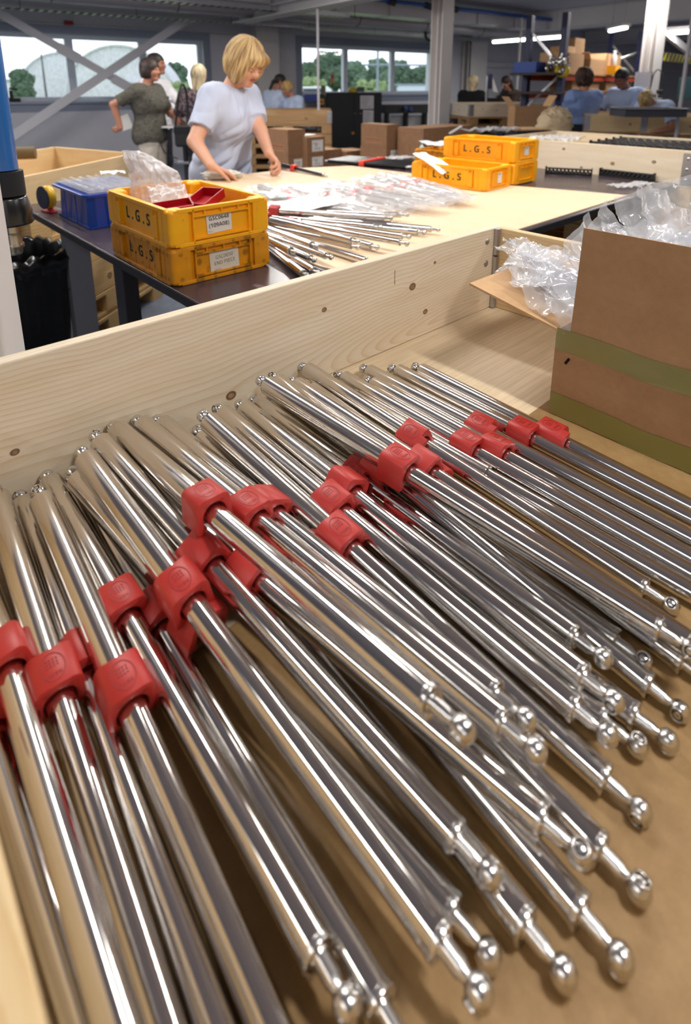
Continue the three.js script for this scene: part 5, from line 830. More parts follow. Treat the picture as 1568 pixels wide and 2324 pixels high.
// ================================================================ people: one continuous body each, clothes and hair fitted over it
function netMesh(f, lo, hi, c, colour) {                      // surface nets of f = 0 inside the box lo..hi, cells of size c
  const nx = Math.ceil((hi[0] - lo[0]) / c) + 1, ny = Math.ceil((hi[1] - lo[1]) / c) + 1, nz = Math.ceil((hi[2] - lo[2]) / c) + 1, v = new Float32Array(nx * ny * nz), id = new Int32Array(nx * ny * nz).fill(-1);
  const step = 3;                                            // coarse pass: skip blocks far from the surface
  for (let k = 0; k < nz; k += step) for (let j = 0; j < ny; j += step) for (let i = 0; i < nx; i += step) {
    const d = f(lo[0] + (i + 1) * c, lo[1] + (j + 1) * c, lo[2] + (k + 1) * c), far = abs(d) > c * step * 2.2 + 0.012;
    for (let kk = k; kk < min(nz, k + step); kk++) for (let jj = j; jj < min(ny, j + step); jj++) for (let ii = i; ii < min(nx, i + step); ii++) v[(kk * ny + jj) * nx + ii] = far ? d : f(lo[0] + ii * c, lo[1] + jj * c, lo[2] + kk * c);
  }
  const pos = [], idx = [], at3 = (i, j, k) => v[(k * ny + j) * nx + i];
  for (let k = 0; k < nz - 1; k++) for (let j = 0; j < ny - 1; j++) for (let i = 0; i < nx - 1; i++) {
    const q = [at3(i, j, k), at3(i + 1, j, k), at3(i, j + 1, k), at3(i + 1, j + 1, k), at3(i, j, k + 1), at3(i + 1, j, k + 1), at3(i, j + 1, k + 1), at3(i + 1, j + 1, k + 1)];
    let m = 0; for (let e = 0; e < 8; e++) if (q[e] < 0) m |= 1 << e; if (m === 0 || m === 255) continue;
    let sx = 0, sy = 0, sz = 0, n = 0;
    for (const [a, b] of EDGES) if ((q[a] < 0) !== (q[b] < 0)) { const t = q[a] / (q[a] - q[b]); sx += (a & 1) + ((b & 1) - (a & 1)) * t; sy += ((a >> 1) & 1) + (((b >> 1) & 1) - ((a >> 1) & 1)) * t; sz += (a >> 2) + ((b >> 2) - (a >> 2)) * t; n++; }
    id[(k * ny + j) * nx + i] = pos.length / 3; pos.push(lo[0] + (i + sx / n) * c, lo[1] + (j + sy / n) * c, lo[2] + (k + sz / n) * c);
  }
  const I = (i, j, k) => id[(k * ny + j) * nx + i], quad = (a, b, d, e, s) => { if (a < 0 || b < 0 || d < 0 || e < 0) return; if (s) idx.push(a, b, d, a, d, e); else idx.push(a, d, b, a, e, d); };
  for (let k = 1; k < nz - 1; k++) for (let j = 1; j < ny - 1; j++) for (let i = 1; i < nx - 1; i++) {
    const a = at3(i, j, k) < 0;
    if (a !== (at3(i + 1, j, k) < 0)) quad(I(i, j - 1, k - 1), I(i, j, k - 1), I(i, j, k), I(i, j - 1, k), a);
    if (a !== (at3(i, j + 1, k) < 0)) quad(I(i - 1, j, k - 1), I(i - 1, j, k), I(i, j, k), I(i, j, k - 1), a);
    if (a !== (at3(i, j, k + 1) < 0)) quad(I(i - 1, j - 1, k), I(i, j - 1, k), I(i, j, k), I(i - 1, j, k), a);
  }
  const g = new THREE.BufferGeometry(), nor = new Float32Array(pos.length), e = c * 0.5, col = colour ? new Float32Array(pos.length) : null;
  for (let i = 0; i < pos.length; i += 3) { const x = pos[i], y = pos[i + 1], z = pos[i + 2], a = f(x + e, y, z) - f(x - e, y, z), b = f(x, y + e, z) - f(x, y - e, z), d = f(x, y, z + e) - f(x, y, z - e), l = hypot(a, b, d) || 1; nor[i] = a / l; nor[i + 1] = b / l; nor[i + 2] = d / l; if (col) { const q = colour(x, y, z); col[i] = q[0]; col[i + 1] = q[1]; col[i + 2] = q[2]; } }
  g.setAttribute('position', new THREE.Float32BufferAttribute(pos, 3)); g.setAttribute('normal', new THREE.BufferAttribute(nor, 3)); g.setIndex(idx);
  if (col) g.setAttribute('color', new THREE.BufferAttribute(col, 3));
  return g;
}
const EDGES = [[0, 1], [2, 3], [4, 5], [6, 7], [0, 2], [1, 3], [4, 6], [5, 7], [0, 4], [1, 5], [2, 6], [3, 7]];
const smin = (a, b, k) => { const h = max(k - abs(a - b), 0) / k; return min(a, b) - h * h * k * 0.25; };
function cap(a, b, r0, r1) {                                  // distance to a tapered capsule
  const ax = a.x, ay = a.y, az = a.z, dx = b.x - ax, dy = b.y - ay, dz = b.z - az, L = dx * dx + dy * dy + dz * dz || 1e-9;
  return (x, y, z) => { const px = x - ax, py = y - ay, pz = z - az, t = max(0, min(1, (px * dx + py * dy + pz * dz) / L)); return sqrt((px - dx * t) ** 2 + (py - dy * t) ** 2 + (pz - dz * t) ** 2) - (r0 + (r1 - r0) * t); };
}
function ell(cx, cy, cz, rx, ry, rz) { return (x, y, z) => { const a = (x - cx) / rx, b = (y - cy) / ry, c = (z - cz) / rz, k = sqrt(a * a + b * b + c * c), q = sqrt((a / rx) ** 2 + (b / ry) ** 2 + (c / rz) ** 2); return q < 1e-6 ? -min(rx, ry, rz) : k * (k - 1) / q; }; }
const union = (l, k) => (x, y, z) => { let d = l[0](x, y, z); for (let i = 1; i < l.length; i++) d = smin(d, l[i](x, y, z), k); return d; };
function ik(S, Wr, a, b, pole) {                              // elbow between shoulder and wrist; the wrist is pulled in if out of reach
  const d = Wr.clone().sub(S); let L = d.length(); if (L > (a + b) * 0.985) { d.setLength((a + b) * 0.985); Wr = S.clone().add(d); L = d.length(); }
  const n = d.clone().normalize(), c = (a * a - b * b + L * L) / (2 * L), h = sqrt(max(0, a * a - c * c)), p = pole.clone().addScaledVector(n, -pole.dot(n)).normalize();
  return [S.clone().addScaledVector(n, c).addScaledVector(p, h), Wr];
}
function handCaps(w, dir, palm, side, curl, s = 1) {          // palm and five fingers; dir = towards the fingers, palm = out of the palm, side = +1 if the thumb lies on dir x palm
  const n = palm.clone().addScaledVector(dir, -palm.dot(dir)).normalize(), ac = dir.clone().cross(n).multiplyScalar(side), l = [], at2 = (f, t, o = 0) => w.clone().addScaledVector(dir, f * s).addScaledVector(ac, t * s).addScaledVector(n, o * s);
  const base = [[0.026, 0.088], [0.009, 0.092], [-0.008, 0.088], [-0.024, 0.08]], len = [[0.038, 0.024, 0.02], [0.042, 0.028, 0.021], [0.039, 0.026, 0.02], [0.03, 0.02, 0.018]];
  base.forEach(([t, f]) => l.push(cap(at2(0.005, t * 0.55), at2(f, t), 0.0155 * s, 0.0105 * s)));
  l.push(cap(at2(0.03, 0.012, 0.004), at2(0.06, -0.012, 0.004), 0.016 * s, 0.015 * s));
  const fing = [];
  base.forEach(([t, f], i) => { let p = at2(f, t), a = 0; const c = curl[i + 1], spread = (i - 1.5) * -0.05; for (let k = 0; k < 3; k++) { a += c * [0.8, 1, 0.7][k]; const d = dir.clone().multiplyScalar(cos(a)).addScaledVector(n, sin(a)).addScaledVector(ac, spread).normalize(), q = p.clone().addScaledVector(d, len[i][k] * s); fing.push(cap(p, q, [0.0096, 0.0086, 0.0078][k] * s, [0.0086, 0.0078, 0.0068][k] * s)); p = q; } });
  { let p = at2(0.022, 0.024, 0.006), a = 0.55; for (let k = 0; k < 3; k++) { const d = dir.clone().multiplyScalar(cos(a)).addScaledVector(ac, sin(a) * 0.85).addScaledVector(n, 0.25 + curl[0] * 0.5 * (k + 1)).normalize(), q = p.clone().addScaledVector(d, [0.042, 0.032, 0.026][k] * s); fing.push(cap(p, q, [0.0135, 0.0105, 0.0092][k] * s, [0.0105, 0.0092, 0.0078][k] * s)); p = q; a -= 0.22; } }
  const pal = union(l, 0.012);
  return (x, y, z) => { let d = pal(x, y, z), m = 1e9; for (const f of fing) m = min(m, f(x, y, z)); return smin(d, m, 0.006); };
}
const lin = (c) => { const k = new THREE.Color(c); return [k.r, k.g, k.b]; };
const skinMat = (c) => phys(c, 0.5, { sheen: 0.2, sheenRoughness: 0.6 });
function person(o) {
  const H = o.H ?? 1.66, g = thing('person', o.label, 'person', o.pos, o.yaw ?? 0), cell = o.cell ?? 0.016, up = o.lean ?? 0, P0 = V(0, 0.525 * H, 0);
  const X = new THREE.Matrix4().makeRotationFromEuler(new THREE.Euler(up, o.twist ?? 0, o.side ?? 0, 'YXZ')), tr = (x, y, z) => V(x, y, z).multiplyScalar(H).sub(P0).applyMatrix4(X).add(P0), W = o.wide ?? 1;
  const hipL = V(0.052 * H, 0.51 * H, 0), hipR = V(-0.052 * H, 0.51 * H, 0), waist = [tr(0.035 * W, 0.6, 0.0), tr(-0.035 * W, 0.6, 0.0)], rib = [tr(0.05 * W, 0.71, 0.0), tr(-0.05 * W, 0.71, 0.0)], chest = [tr(0.06 * W, 0.765, 0.0), tr(-0.06 * W, 0.765, 0.0)], sh = [tr(0.107 * W, 0.802, -0.004), tr(-0.107 * W, 0.802, -0.004)], nb = tr(0, 0.81, -0.012), nt = tr(0, 0.872, 0.012);
  const hc = nt.clone().add(V(0, 0.062 * H, 0.014 * H).applyEuler(new THREE.Euler((o.headPitch ?? 0), (o.headYaw ?? 0), 0, 'YXZ'))), RH = new THREE.Matrix4().makeRotationFromEuler(new THREE.Euler(o.headPitch ?? 0, o.headYaw ?? 0, o.headRoll ?? 0, 'YXZ'));
  const arms = [0, 1].map((i) => { const t = (i ? o.armR : o.armL) ?? {}, s = i ? -1 : 1; let w = t.to ? t.to.clone() : V(s * 0.16 * H, 0.47 * H, 0.04 * H); if (t.to) { w.sub(o.pos).applyAxisAngle(V(0, 1, 0), -(o.yaw ?? 0)); } else if (t.loc) w = V(...t.loc).multiplyScalar(H); const [e, w2] = ik(sh[i], w, 0.175 * H, 0.15 * H, t.pole ? V(...t.pole) : V(s * 0.6, -0.2, -1)); return { s: sh[i], e, w: w2, t, side: s }; });
  const legs = [0, 1].map((i) => { const s = i ? -1 : 1, h = i ? hipR : hipL, k = V(s * 0.055 * H, 0.28 * H, 0.01 * H), a = V(s * 0.055 * H, 0.05 * H, -0.012 * H); return { h, k, a }; });
  const f0 = 0.001 * (o.fat ?? 0);
  const torso = [cap(V(0.045 * H, 0.52 * H, -0.01 * H), V(-0.045 * H, 0.52 * H, -0.01 * H), 0.072 * H + f0, 0.072 * H + f0), cap(waist[0], waist[1], 0.062 * H + f0, 0.062 * H + f0), cap(rib[0], rib[1], 0.064 * H + f0, 0.064 * H + f0), cap(chest[0], chest[1], 0.058 * H + f0 * 0.6, 0.058 * H + f0 * 0.6), cap(sh[0], sh[1], 0.036 * H, 0.036 * H)];
  if (!o.man) for (const s of [-1, 1]) torso.push(cap(tr(s * 0.048, 0.735, 0.05), tr(s * 0.042, 0.715, 0.062), 0.036 * H, 0.032 * H));
  const upperArm = arms.map((a) => cap(a.s, a.e, 0.032 * H + f0 * 0.3, 0.025 * H)), foreArm = arms.map((a) => cap(a.e, a.w, 0.0255 * H, 0.0165 * H)), thigh = legs.map((l) => cap(l.h, l.k, 0.056 * H + f0 * 0.5, 0.036 * H)), shin = legs.map((l) => cap(l.k, l.a, 0.036 * H, 0.022 * H));
  const neck = cap(nb, nt, 0.036 * H, 0.032 * H), tors = union(torso, 0.06), lo = [1e9, 1e9, 1e9], hi = [-1e9, -1e9, -1e9];
  for (const p of [...waist, ...rib, ...chest, ...sh, nb, nt, ...arms.flatMap((a) => [a.e, a.w]), ...legs.flatMap((l) => [l.h, l.k, l.a])]) { ['x', 'y', 'z'].forEach((k, i) => { lo[i] = min(lo[i], p[k]); hi[i] = max(hi[i], p[k]); }); }
  for (let i = 0; i < 3; i++) { lo[i] -= 0.17; hi[i] += 0.17; }
  const bodyF = (x, y, z) => { let d = smin(tors(x, y, z), neck(x, y, z), 0.03); for (const q of upperArm) d = smin(d, q(x, y, z), 0.04); for (let i = 0; i < 2; i++) { d = smin(d, foreArm[i](x, y, z), 0.012); d = smin(d, thigh[i](x, y, z), 0.04); d = smin(d, shin[i](x, y, z), 0.02); } return d; };
  // head, in its own axes
  const inv = RH.clone().invert(), hs = H / 1.66 * (o.headScale ?? 1), q = V(0, 0, 0), toHead = (fn) => (x, y, z) => { q.set(x - hc.x, y - hc.y, z - hc.z).applyMatrix4(inv).divideScalar(hs); return fn(q.x, q.y, q.z) * hs; };
  const skull = ell(0, 0.03, -0.012, 0.073, 0.088, 0.092), jaw = ell(0, -0.045, 0.022, 0.054, 0.062, 0.06), chin = cap(V(-0.012, -0.09, 0.062), V(0.012, -0.09, 0.062), 0.018, 0.018), cheekL = ell(0.036, -0.022, 0.052, 0.028, 0.03, 0.03), cheekR = ell(-0.036, -0.022, 0.052, 0.028, 0.03, 0.03), brow = cap(V(-0.03, 0.022, 0.068), V(0.03, 0.022, 0.068), 0.014, 0.014), nose = cap(V(0, 0.01, 0.08), V(0, -0.02, 0.099), 0.008, 0.0125), nost = cap(V(-0.011, -0.024, 0.09), V(0.011, -0.024, 0.09), 0.0085, 0.0085), lipU = cap(V(-0.019, -0.05, 0.078), V(0.019, -0.05, 0.078), 0.007, 0.007), lipM = cap(V(0, -0.049, 0.0835), V(0, -0.0565, 0.083), 0.0065, 0.0065), earL = ell(0.076, -0.005, -0.01, 0.01, 0.03, 0.02), earR = ell(-0.076, -0.005, -0.01, 0.01, 0.03, 0.02), skt = [ell(0.031, 0.003, 0.088, 0.016, 0.01, 0.016), ell(-0.031, 0.003, 0.088, 0.016, 0.01, 0.016)];
  const headF = (x, y, z) => { let d = smin(skull(x, y, z), jaw(x, y, z), 0.045); d = smin(d, chin(x, y, z), 0.03); d = smin(d, cheekL(x, y, z), 0.025); d = smin(d, cheekR(x, y, z), 0.025); d = smin(d, brow(x, y, z), 0.02); for (const s of skt) { const e = -s(x, y, z); d = max(d, e) + 0; d = d > e - 0.004 && e > -0.006 ? max(d, e) : d; } d = smin(d, nose(x, y, z), 0.012); d = smin(d, nost(x, y, z), 0.008); d = smin(d, lipU(x, y, z), 0.006); d = smin(d, lipM(x, y, z), 0.008); d = min(d, earL(x, y, z)); d = min(d, earR(x, y, z)); return d; };
  const headW = toHead(headF), hb = 0.16 * hs, hlo = [hc.x - hb, hc.y - hb, hc.z - hb], hhi = [hc.x + hb, hc.y + hb, hc.z + hb], hcell = o.hcell ?? 0.008;
  const geos = [netMesh(bodyF, lo, hi, cell), netMesh((x, y, z) => smin(headW(x, y, z), neck(x, y, z), 0.02), hlo, hhi, hcell)];
  arms.forEach((a) => { if (a.t.hide) return; const fd = a.w.clone().sub(a.e).normalize(), dir = a.t.dir ? V(...a.t.dir).normalize() : fd, palm = a.t.palm ? V(...a.t.palm) : V(-a.side, 0, 0.2), hf = handCaps(a.w, dir, palm, a.t.thumb ?? a.side, a.t.curl ?? [0.3, 0.35, 0.4, 0.45, 0.5], H / 1.66 * 0.95), wr = cap(a.e.clone().lerp(a.w, 0.8), a.w, 0.018 * H, 0.0165 * H), c = a.w.clone().addScaledVector(dir, 0.08), b = 0.13; geos.push(netMesh((x, y, z) => smin(hf(x, y, z), wr(x, y, z), 0.015), [c.x - b, c.y - b, c.z - b], [c.x + b, c.y + b, c.z + b], o.fcell ?? 0.006)); });
  part('body', geos, skinMat(o.skin ?? '#d9a78a'), g);
  // clothes
  const wr = o.drape ? (x, y, z, k = 1) => { const a = x * 0.8 + y * 0.55, b = y * 0.85 - x * 0.5, r = n3(a * 3, b * 11, z * 4), s = n3(x * 14, y * 3.2 + 4, z * 12), lo2 = smooth(1.28, 0.95, y); return o.folds * k * ((0.6 - 1.5 * abs(r)) * (0.35 + 0.65 * lo2) + 0.55 * (0.4 - abs(s)) * (1 - 0.6 * lo2)); } : (x, y, z, k = 1) => (o.folds ?? 0.004) * k * (n3(x * 9 + 3, y * 7, z * 9) + 0.6 * n3(x * 20, y * 14, z * 20)) + (o.folds ?? 0.004) * 0.9 * k * (0.5 - abs(n3(x * 6 + y * 5, y * 8 - x * 4, z * 6 + 7))) * 1.6;
  const hem = o.hem ?? 0.5, sl = o.sleeve ?? 0.62, upv = V(0, 1, 0).applyMatrix4(X), hemP = P0.clone().addScaledVector(V(0, 1, 0), (hem - 0.525) * H), ins = 0.011;
  const sleeveCut = arms.map((a) => { const d = sl > 1 ? a.w.clone().sub(a.e) : a.e.clone().sub(a.s), c = sl > 1 ? a.e.clone().addScaledVector(d, sl - 1) : a.s.clone().addScaledVector(d, sl); d.normalize(); return [c, d]; });
  const neckC = tr(0, 0.836, 0.004), shirtF = (x, y, z) => {
    let d = tors(x, y, z) - ins - (o.loose ?? 0.006);
    const armD = [0, 1].map((i) => { let a = upperArm[i](x, y, z) - ins - 0.006 - (o.loose ?? 0.006); if (sl > 1) a = smin(a, foreArm[i](x, y, z) - ins, 0.02); const [c, n] = sleeveCut[i]; return max(a, (x - c.x) * n.x + (y - c.y) * n.y + (z - c.z) * n.z); });
    for (const a of armD) d = smin(d, a, 0.035);
    d = smin(d, neck(x, y, z) - 0.006, 0.02); d = max(d, (x - neckC.x) * upv.x + (y - neckC.y) * upv.y + (z - neckC.z) * upv.z - (o.collar ?? 0.012) - (hypot(x - neckC.x, z - neckC.z) > 0.055 * H ? 0.05 : 0));
    d += wr(x, y, z); return max(d, hemP.y - y + 0.004 * n3(x * 12, 0, z * 12));
  };
  part('shirt', netMesh(shirtF, lo, hi, o.scell ?? cell * 0.85, o.pattern), o.shirtMat ?? std(o.shirt ?? '#b4c4e2', 0.85, 0, o.pattern ? { vertexColors: true } : {}), g);
  const trF = (x, y, z) => { let d = tors(x, y, z) - ins; for (let i = 0; i < 2; i++) { let t = smin(thigh[i](x, y, z), shin[i](x, y, z), 0.03) - 0.014; d = smin(d, t, 0.03); } d += wr(x, y, z, 0.8); return max(max(d, y - (hem + 0.085) * H), 0.045 * H - y); };
  part('trousers', netMesh(trF, [lo[0], 0, lo[2]], [hi[0], (hem + 0.12) * H, hi[2]], cell), std(o.trousers ?? '#2a2c38', 0.85), g);
  for (const l of legs) { const s = part('shoe', new THREE.SphereGeometry(1, 20, 14), std(o.shoes ?? '#222226', 0.6), g); const p = s.geometry.attributes.position; for (let i = 0; i < p.count; i++) p.setXYZ(i, p.getX(i) * 0.046, max(-0.02, p.getY(i) * (0.045 - 0.012 * p.getZ(i))), p.getZ(i) * 0.13); s.geometry.computeVertexNormals(); s.position.set(l.a.x, 0.021, l.a.z + 0.055); }
  // hair
  const st = o.hair, hairF = st.f(skull), dk = lin(st.dark), lt = lin(st.light), hr = toHead((x, y, z) => { const a = Math.atan2(x, z + 0.02), r = (st.strand ?? 0.0025) * n3(a * 7 + 2 * y, y * 9, 5) + (st.strand ?? 0.0025) * 0.7 * n3(a * 22, y * 8 + a, 9); return hairF(x, y, z) + r; });
  const hb2 = st.box ?? [0.13, 0.15, 0.14], hx = V(0, 0, 0), r1 = (st.reach ?? 0.16) * hs; const hg = netMesh(hr, [hc.x - r1, hc.y - r1 - (st.down ?? 0), hc.z - r1], [hc.x + r1, hc.y + r1, hc.z + r1], o.haircell ?? hcell, (x, y, z) => { hx.set(x - hc.x, y - hc.y, z - hc.z).applyMatrix4(inv).divideScalar(hs); const a = Math.atan2(hx.x, hx.z + 0.02), t = max(0, min(1, 0.5 + 0.55 * n3(a * 8 + 2 * hx.y, hx.y * 7, 5) + 0.35 * n3(a * 24, hx.y * 7 + a, 9))); return mixc(dk, lt, t); });
  part('hair', hg, std('#ffffff', 0.5, 0, { vertexColors: true }), g);
  if (o.face) {                                               // eyes half closed, brows and lips
    const hd = new THREE.Group(); hd.name = 'face'; hd.position.copy(hc); hd.quaternion.setFromRotationMatrix(RH); hd.scale.setScalar(hs); g.add(hd);
    for (const s of [-1, 1]) { part('eyelid', new THREE.SphereGeometry(0.0125, 20, 14).scale(1.1, 0.72, 0.8).translate(s * 0.031, 0.0, 0.0755), skinMat(o.skin), hd); part('eyelash', tube([V(s * 0.0185, -0.004, 0.083), V(s * 0.031, -0.0075, 0.0868), V(s * 0.044, -0.003, 0.0805)], 0.0011, 6, 16), std('#3b2a22', 0.6), hd); part('eyebrow', tube([V(s * 0.014, 0.0235, 0.083), V(s * 0.03, 0.029, 0.0815), V(s * 0.047, 0.023, 0.07)], 0.0018, 6, 16), std('#8a6a48', 0.7), hd); }
    part('lips', [tube([V(-0.022, -0.0525, 0.0815), V(-0.007, -0.0475, 0.0892), V(0, -0.049, 0.0905), V(0.007, -0.0475, 0.0892), V(0.022, -0.0525, 0.0815)], 0.0026, 8, 24), tube([V(-0.02, -0.0535, 0.082), V(0, -0.0585, 0.0895), V(0.02, -0.0535, 0.082)], 0.0032, 8, 20)], std('#a8584e', 0.45), hd);
  }
  return { g, hc, arms, X, H, tr };
}
const hs1 = (x, y, z) => max(0, 0);
const faceCut = (cy, cz, rx, ry, rz) => ell(0, cy, cz, rx, ry, rz);
const bob = (len, w = 0.088) => (sk) => { const a = ell(0, 0.034, -0.014, w - 0.001, 0.103, 0.108), b = ell(0, -0.03, -0.03, w + 0.003, 0.085, 0.082), cut = faceCut(-0.045, 0.115, 0.06, 0.092, 0.095); return (x, y, z) => max(max(smin(a(x, y, z), b(x, y, z), 0.03), -cut(x, y, z)), -len - y); };
const crop = (sk) => { const a = ell(0, 0.036, -0.016, 0.079, 0.095, 0.1), cut = faceCut(-0.05, 0.12, 0.075, 0.1, 0.09); return (x, y, z) => max(max(a(x, y, z), -cut(x, y, z)), -0.03 - y + 0.5 * max(0, z)); };
const longHair = (len, w = 0.085) => (sk) => { const a = ell(0, 0.036, -0.014, w, 0.1, 0.104), b = cap(V(0, 0, -0.045), V(0, -len, -0.075), 0.084, 0.06), cut = faceCut(-0.045, 0.12, 0.062, 0.1, 0.095); return (x, y, z) => max(smin(a(x, y, z), b(x, y, z * 1.25 + 0.01), 0.03), -cut(x, y, z)); };
const tail = (len, y0 = 0.0) => (sk) => { const a = ell(0, 0.036, -0.016, 0.079, 0.094, 0.1), b = cap(V(0, y0, -0.11), V(0.01, y0 - len, -0.13), 0.034, 0.016), cut = faceCut(-0.055, 0.12, 0.074, 0.1, 0.095); return (x, y, z) => smin(max(max(a(x, y, z), -cut(x, y, z)), -0.06 - y + 0.6 * max(0, z)), b(x, y, z), 0.02); };
// 1: the woman at the table
const wPos = T(1.845, 3.15, 0), wCloth = onH(492, 388, TT + 0.045), wGrip = onH(632, 380, TT + 0.055);
const woman = person({ label: 'blond woman in a pale t-shirt leaning over the packing table, cloth in one hand', pos: wPos, yaw: 1.16, H: 1.68, lean: 0.2, headPitch: 0.5, headYaw: -0.16, headScale: 1.07, drape: 1, cell: 0.009, scell: 0.0075, hcell: 0.0035, haircell: 0.0035, fcell: 0.0032, skin: '#d8a184', shirt: '#c2cae0', trousers: '#c9cedd', hem: 0.49, sleeve: 0.72, folds: 0.009, loose: 0.007, fat: 12, collar: 0.008, face: 1, wide: 0.98,
  armR: { to: onH(480, 377, TT + 0.09), pole: [-0.7, -1, -0.2], palm: [0, -1, 0.1], dir: [0.75, -0.45, 0.5], curl: [0.2, 0.25, 0.3, 0.3, 0.35], thumb: -1 }, armL: { to: onH(612, 352, TT + 0.12), pole: [1, -0.1, -0.6], palm: [-0.5, -0.8, -0.2], dir: [-0.1, -0.62, 0.75], curl: [0.7, 0.75, 0.8, 0.85, 0.9], thumb: 1 },
  hair: { dark: '#7a5227', light: '#e9c88e', strand: 0.004, reach: 0.15, f: (sk) => { const a = ell(0, 0.037, -0.016, 0.092, 0.106, 0.112), b = ell(0, -0.022, -0.03, 0.096, 0.09, 0.09), side = ell(-0.066, -0.02, 0.02, 0.03, 0.085, 0.06), side2 = ell(0.066, -0.01, 0.02, 0.03, 0.08, 0.055), fr = ell(0.012, 0.058, 0.07, 0.07, 0.04, 0.042), cut = faceCut(-0.05, 0.112, 0.057, 0.085, 0.1); return (x, y, z) => { const d = smin(smin(a(x, y, z), b(x, y, z), 0.03), min(side(x, y, z), side2(x, y, z)), 0.02); return smin(max(max(d, -cut(x, y, z)), -0.098 - y - 0.1 * z), fr(x, y, z), 0.012); }; } } });
{ const t = part('chest_print', text('LESJÖFORS', 0.017, 0.0012), std('#d98a8c', 0.8), woman.g, 'faded red lettering'); const p = woman.tr(0.062, 0.757, 0.088); t.position.copy(p); t.rotation.set(-0.02, 0.32, -0.04); }
single('cloth', 'white wiping cloth under the hand of the blond woman', 'cloth', (() => { const g = new THREE.SphereGeometry(1, 40, 24), p = g.attributes.position; for (let i = 0; i < p.count; i++) { const k = 1 + 0.3 * n3(p.getX(i) * 2.2, p.getY(i) * 2, p.getZ(i) * 2.2) + 0.12 * n3(p.getX(i) * 6, p.getY(i) * 6, p.getZ(i) * 6); p.setXYZ(i, p.getX(i) * 0.1 * k, max(-0.02, p.getY(i) * 0.026 * k), p.getZ(i) * 0.055 * k); } g.computeVertexNormals(); return g; })(), std('#e2ddd2', 0.9), onH(503, 397, TT + 0.027), 0.2);
const far = { cell: 0.019, hcell: 0.0085, fcell: 0.0065 };
// 2, 3, 4: visitors by the left window
const vis = floorAt(at(335, 200, 6.5)), pat = (a, b, s) => (x, y, z) => mixc(lin(a), lin(b), smooth(-0.2, 0.3, n3(x * s, y * s, z * s)));
person({ ...far, cell: 0.014, label: 'visitor with a dark bob and olive knit top holding a paper behind her hip', pos: vis, yaw: 1.35, H: 1.68, fat: 22, headPitch: 0.05, headYaw: 0.1, skin: '#b98068', pattern: pat('#6d5f48', '#8a7a5e', 60), hem: 0.46, sleeve: 0.8, folds: 0.003, trousers: '#c9beb0', armR: { loc: [-0.16, 0.575, -0.12], pole: [-0.5, -0.3, -1], dir: [0.1, -0.3, -0.9], palm: [0.6, 0, -0.3], curl: [0.6, 0.6, 0.6, 0.6, 0.6] }, armL: { loc: [0.08, 0.62, 0.16], pole: [1, -0.4, -0.6] }, hair: { f: bob(0.085), dark: '#1c1412', light: '#4a342c' } });
{ const o = single('paper', 'white folded paper in the hand of the visitor in olive', 'paper', bx(0.13, 0.16, 0.004), M.paper, at(283, 278, 6.42), 0.35); o.rotation.z = 0.3; }
person({ ...far, label: 'man in a white shirt partly hidden behind the visitor in olive, hand pointing', pos: floorAt(at(352, 200, 7.15)), yaw: 1.3, H: 1.77, man: 1, skin: '#a06a52', shirt: '#e4e2e6', sleeve: 1.85, trousers: '#23252e', hem: 0.5, headYaw: 0.1, armR: { loc: [-0.1, 0.62, 0.26], pole: [-0.6, -1, -0.4], dir: [0, 0, 1], palm: [0.8, -0.3, 0] }, armL: { loc: [0.06, 0.6, 0.24], pole: [0.8, -1, -0.2], dir: [-0.2, 0.1, 1], palm: [-0.8, 0, 0], curl: [0.5, 0.9, 0.9, 0.9, 0.9] }, hair: { f: crop, dark: '#15100e', light: '#3a2c26' } });
single('phone', 'dark phone held up by the man in the white shirt', 'phone', bx(0.07, 0.035, 0.14, 0, 0, 0, 0.005), M.black, at(368, 222, 6.75), 1.2);
person({ ...far, label: 'visitor with long straight blond hair and a flowered top, seen from behind', pos: floorAt(at(450, 200, 6.5)), yaw: 2.85, H: 1.62, headYaw: 0.2, skin: '#c08d72', pattern: pat('#3f3340', '#b58d78', 30), sleeve: 0.85, trousers: '#2b2a30', armL: { loc: [0.15, 0.56, 0.12] }, armR: { loc: [-0.12, 0.6, 0.16] }, hair: { f: longHair(0.2), dark: '#7d6a4e', light: '#d8c7a2', down: 0.2 } });
{ const o = thing('shoulder_bag', 'black shoulder bag with long strap beside the long-haired visitor', 'bag', at(409, 305, 6.3), 0.4); part('pouch', bx(0.16, 0.23, 0.09, 0.02, -0.02, 0, 0.03), M.blackSoft, o); part('front_flap', bx(0.165, 0.1, 0.095, 0.02, 0.05, 0, 0.02), M.black, o); part('strap', tube([V(-0.05, 0.08, 0.02), V(-0.02, 0.25, 0.03), V(0.02, 0.45, 0.03), V(0.06, 0.53, 0), V(0.1, 0.45, -0.06), V(0.1, 0.2, -0.06), V(0.08, 0.08, -0.03)], 0.011, 8, 50), M.black, o); }
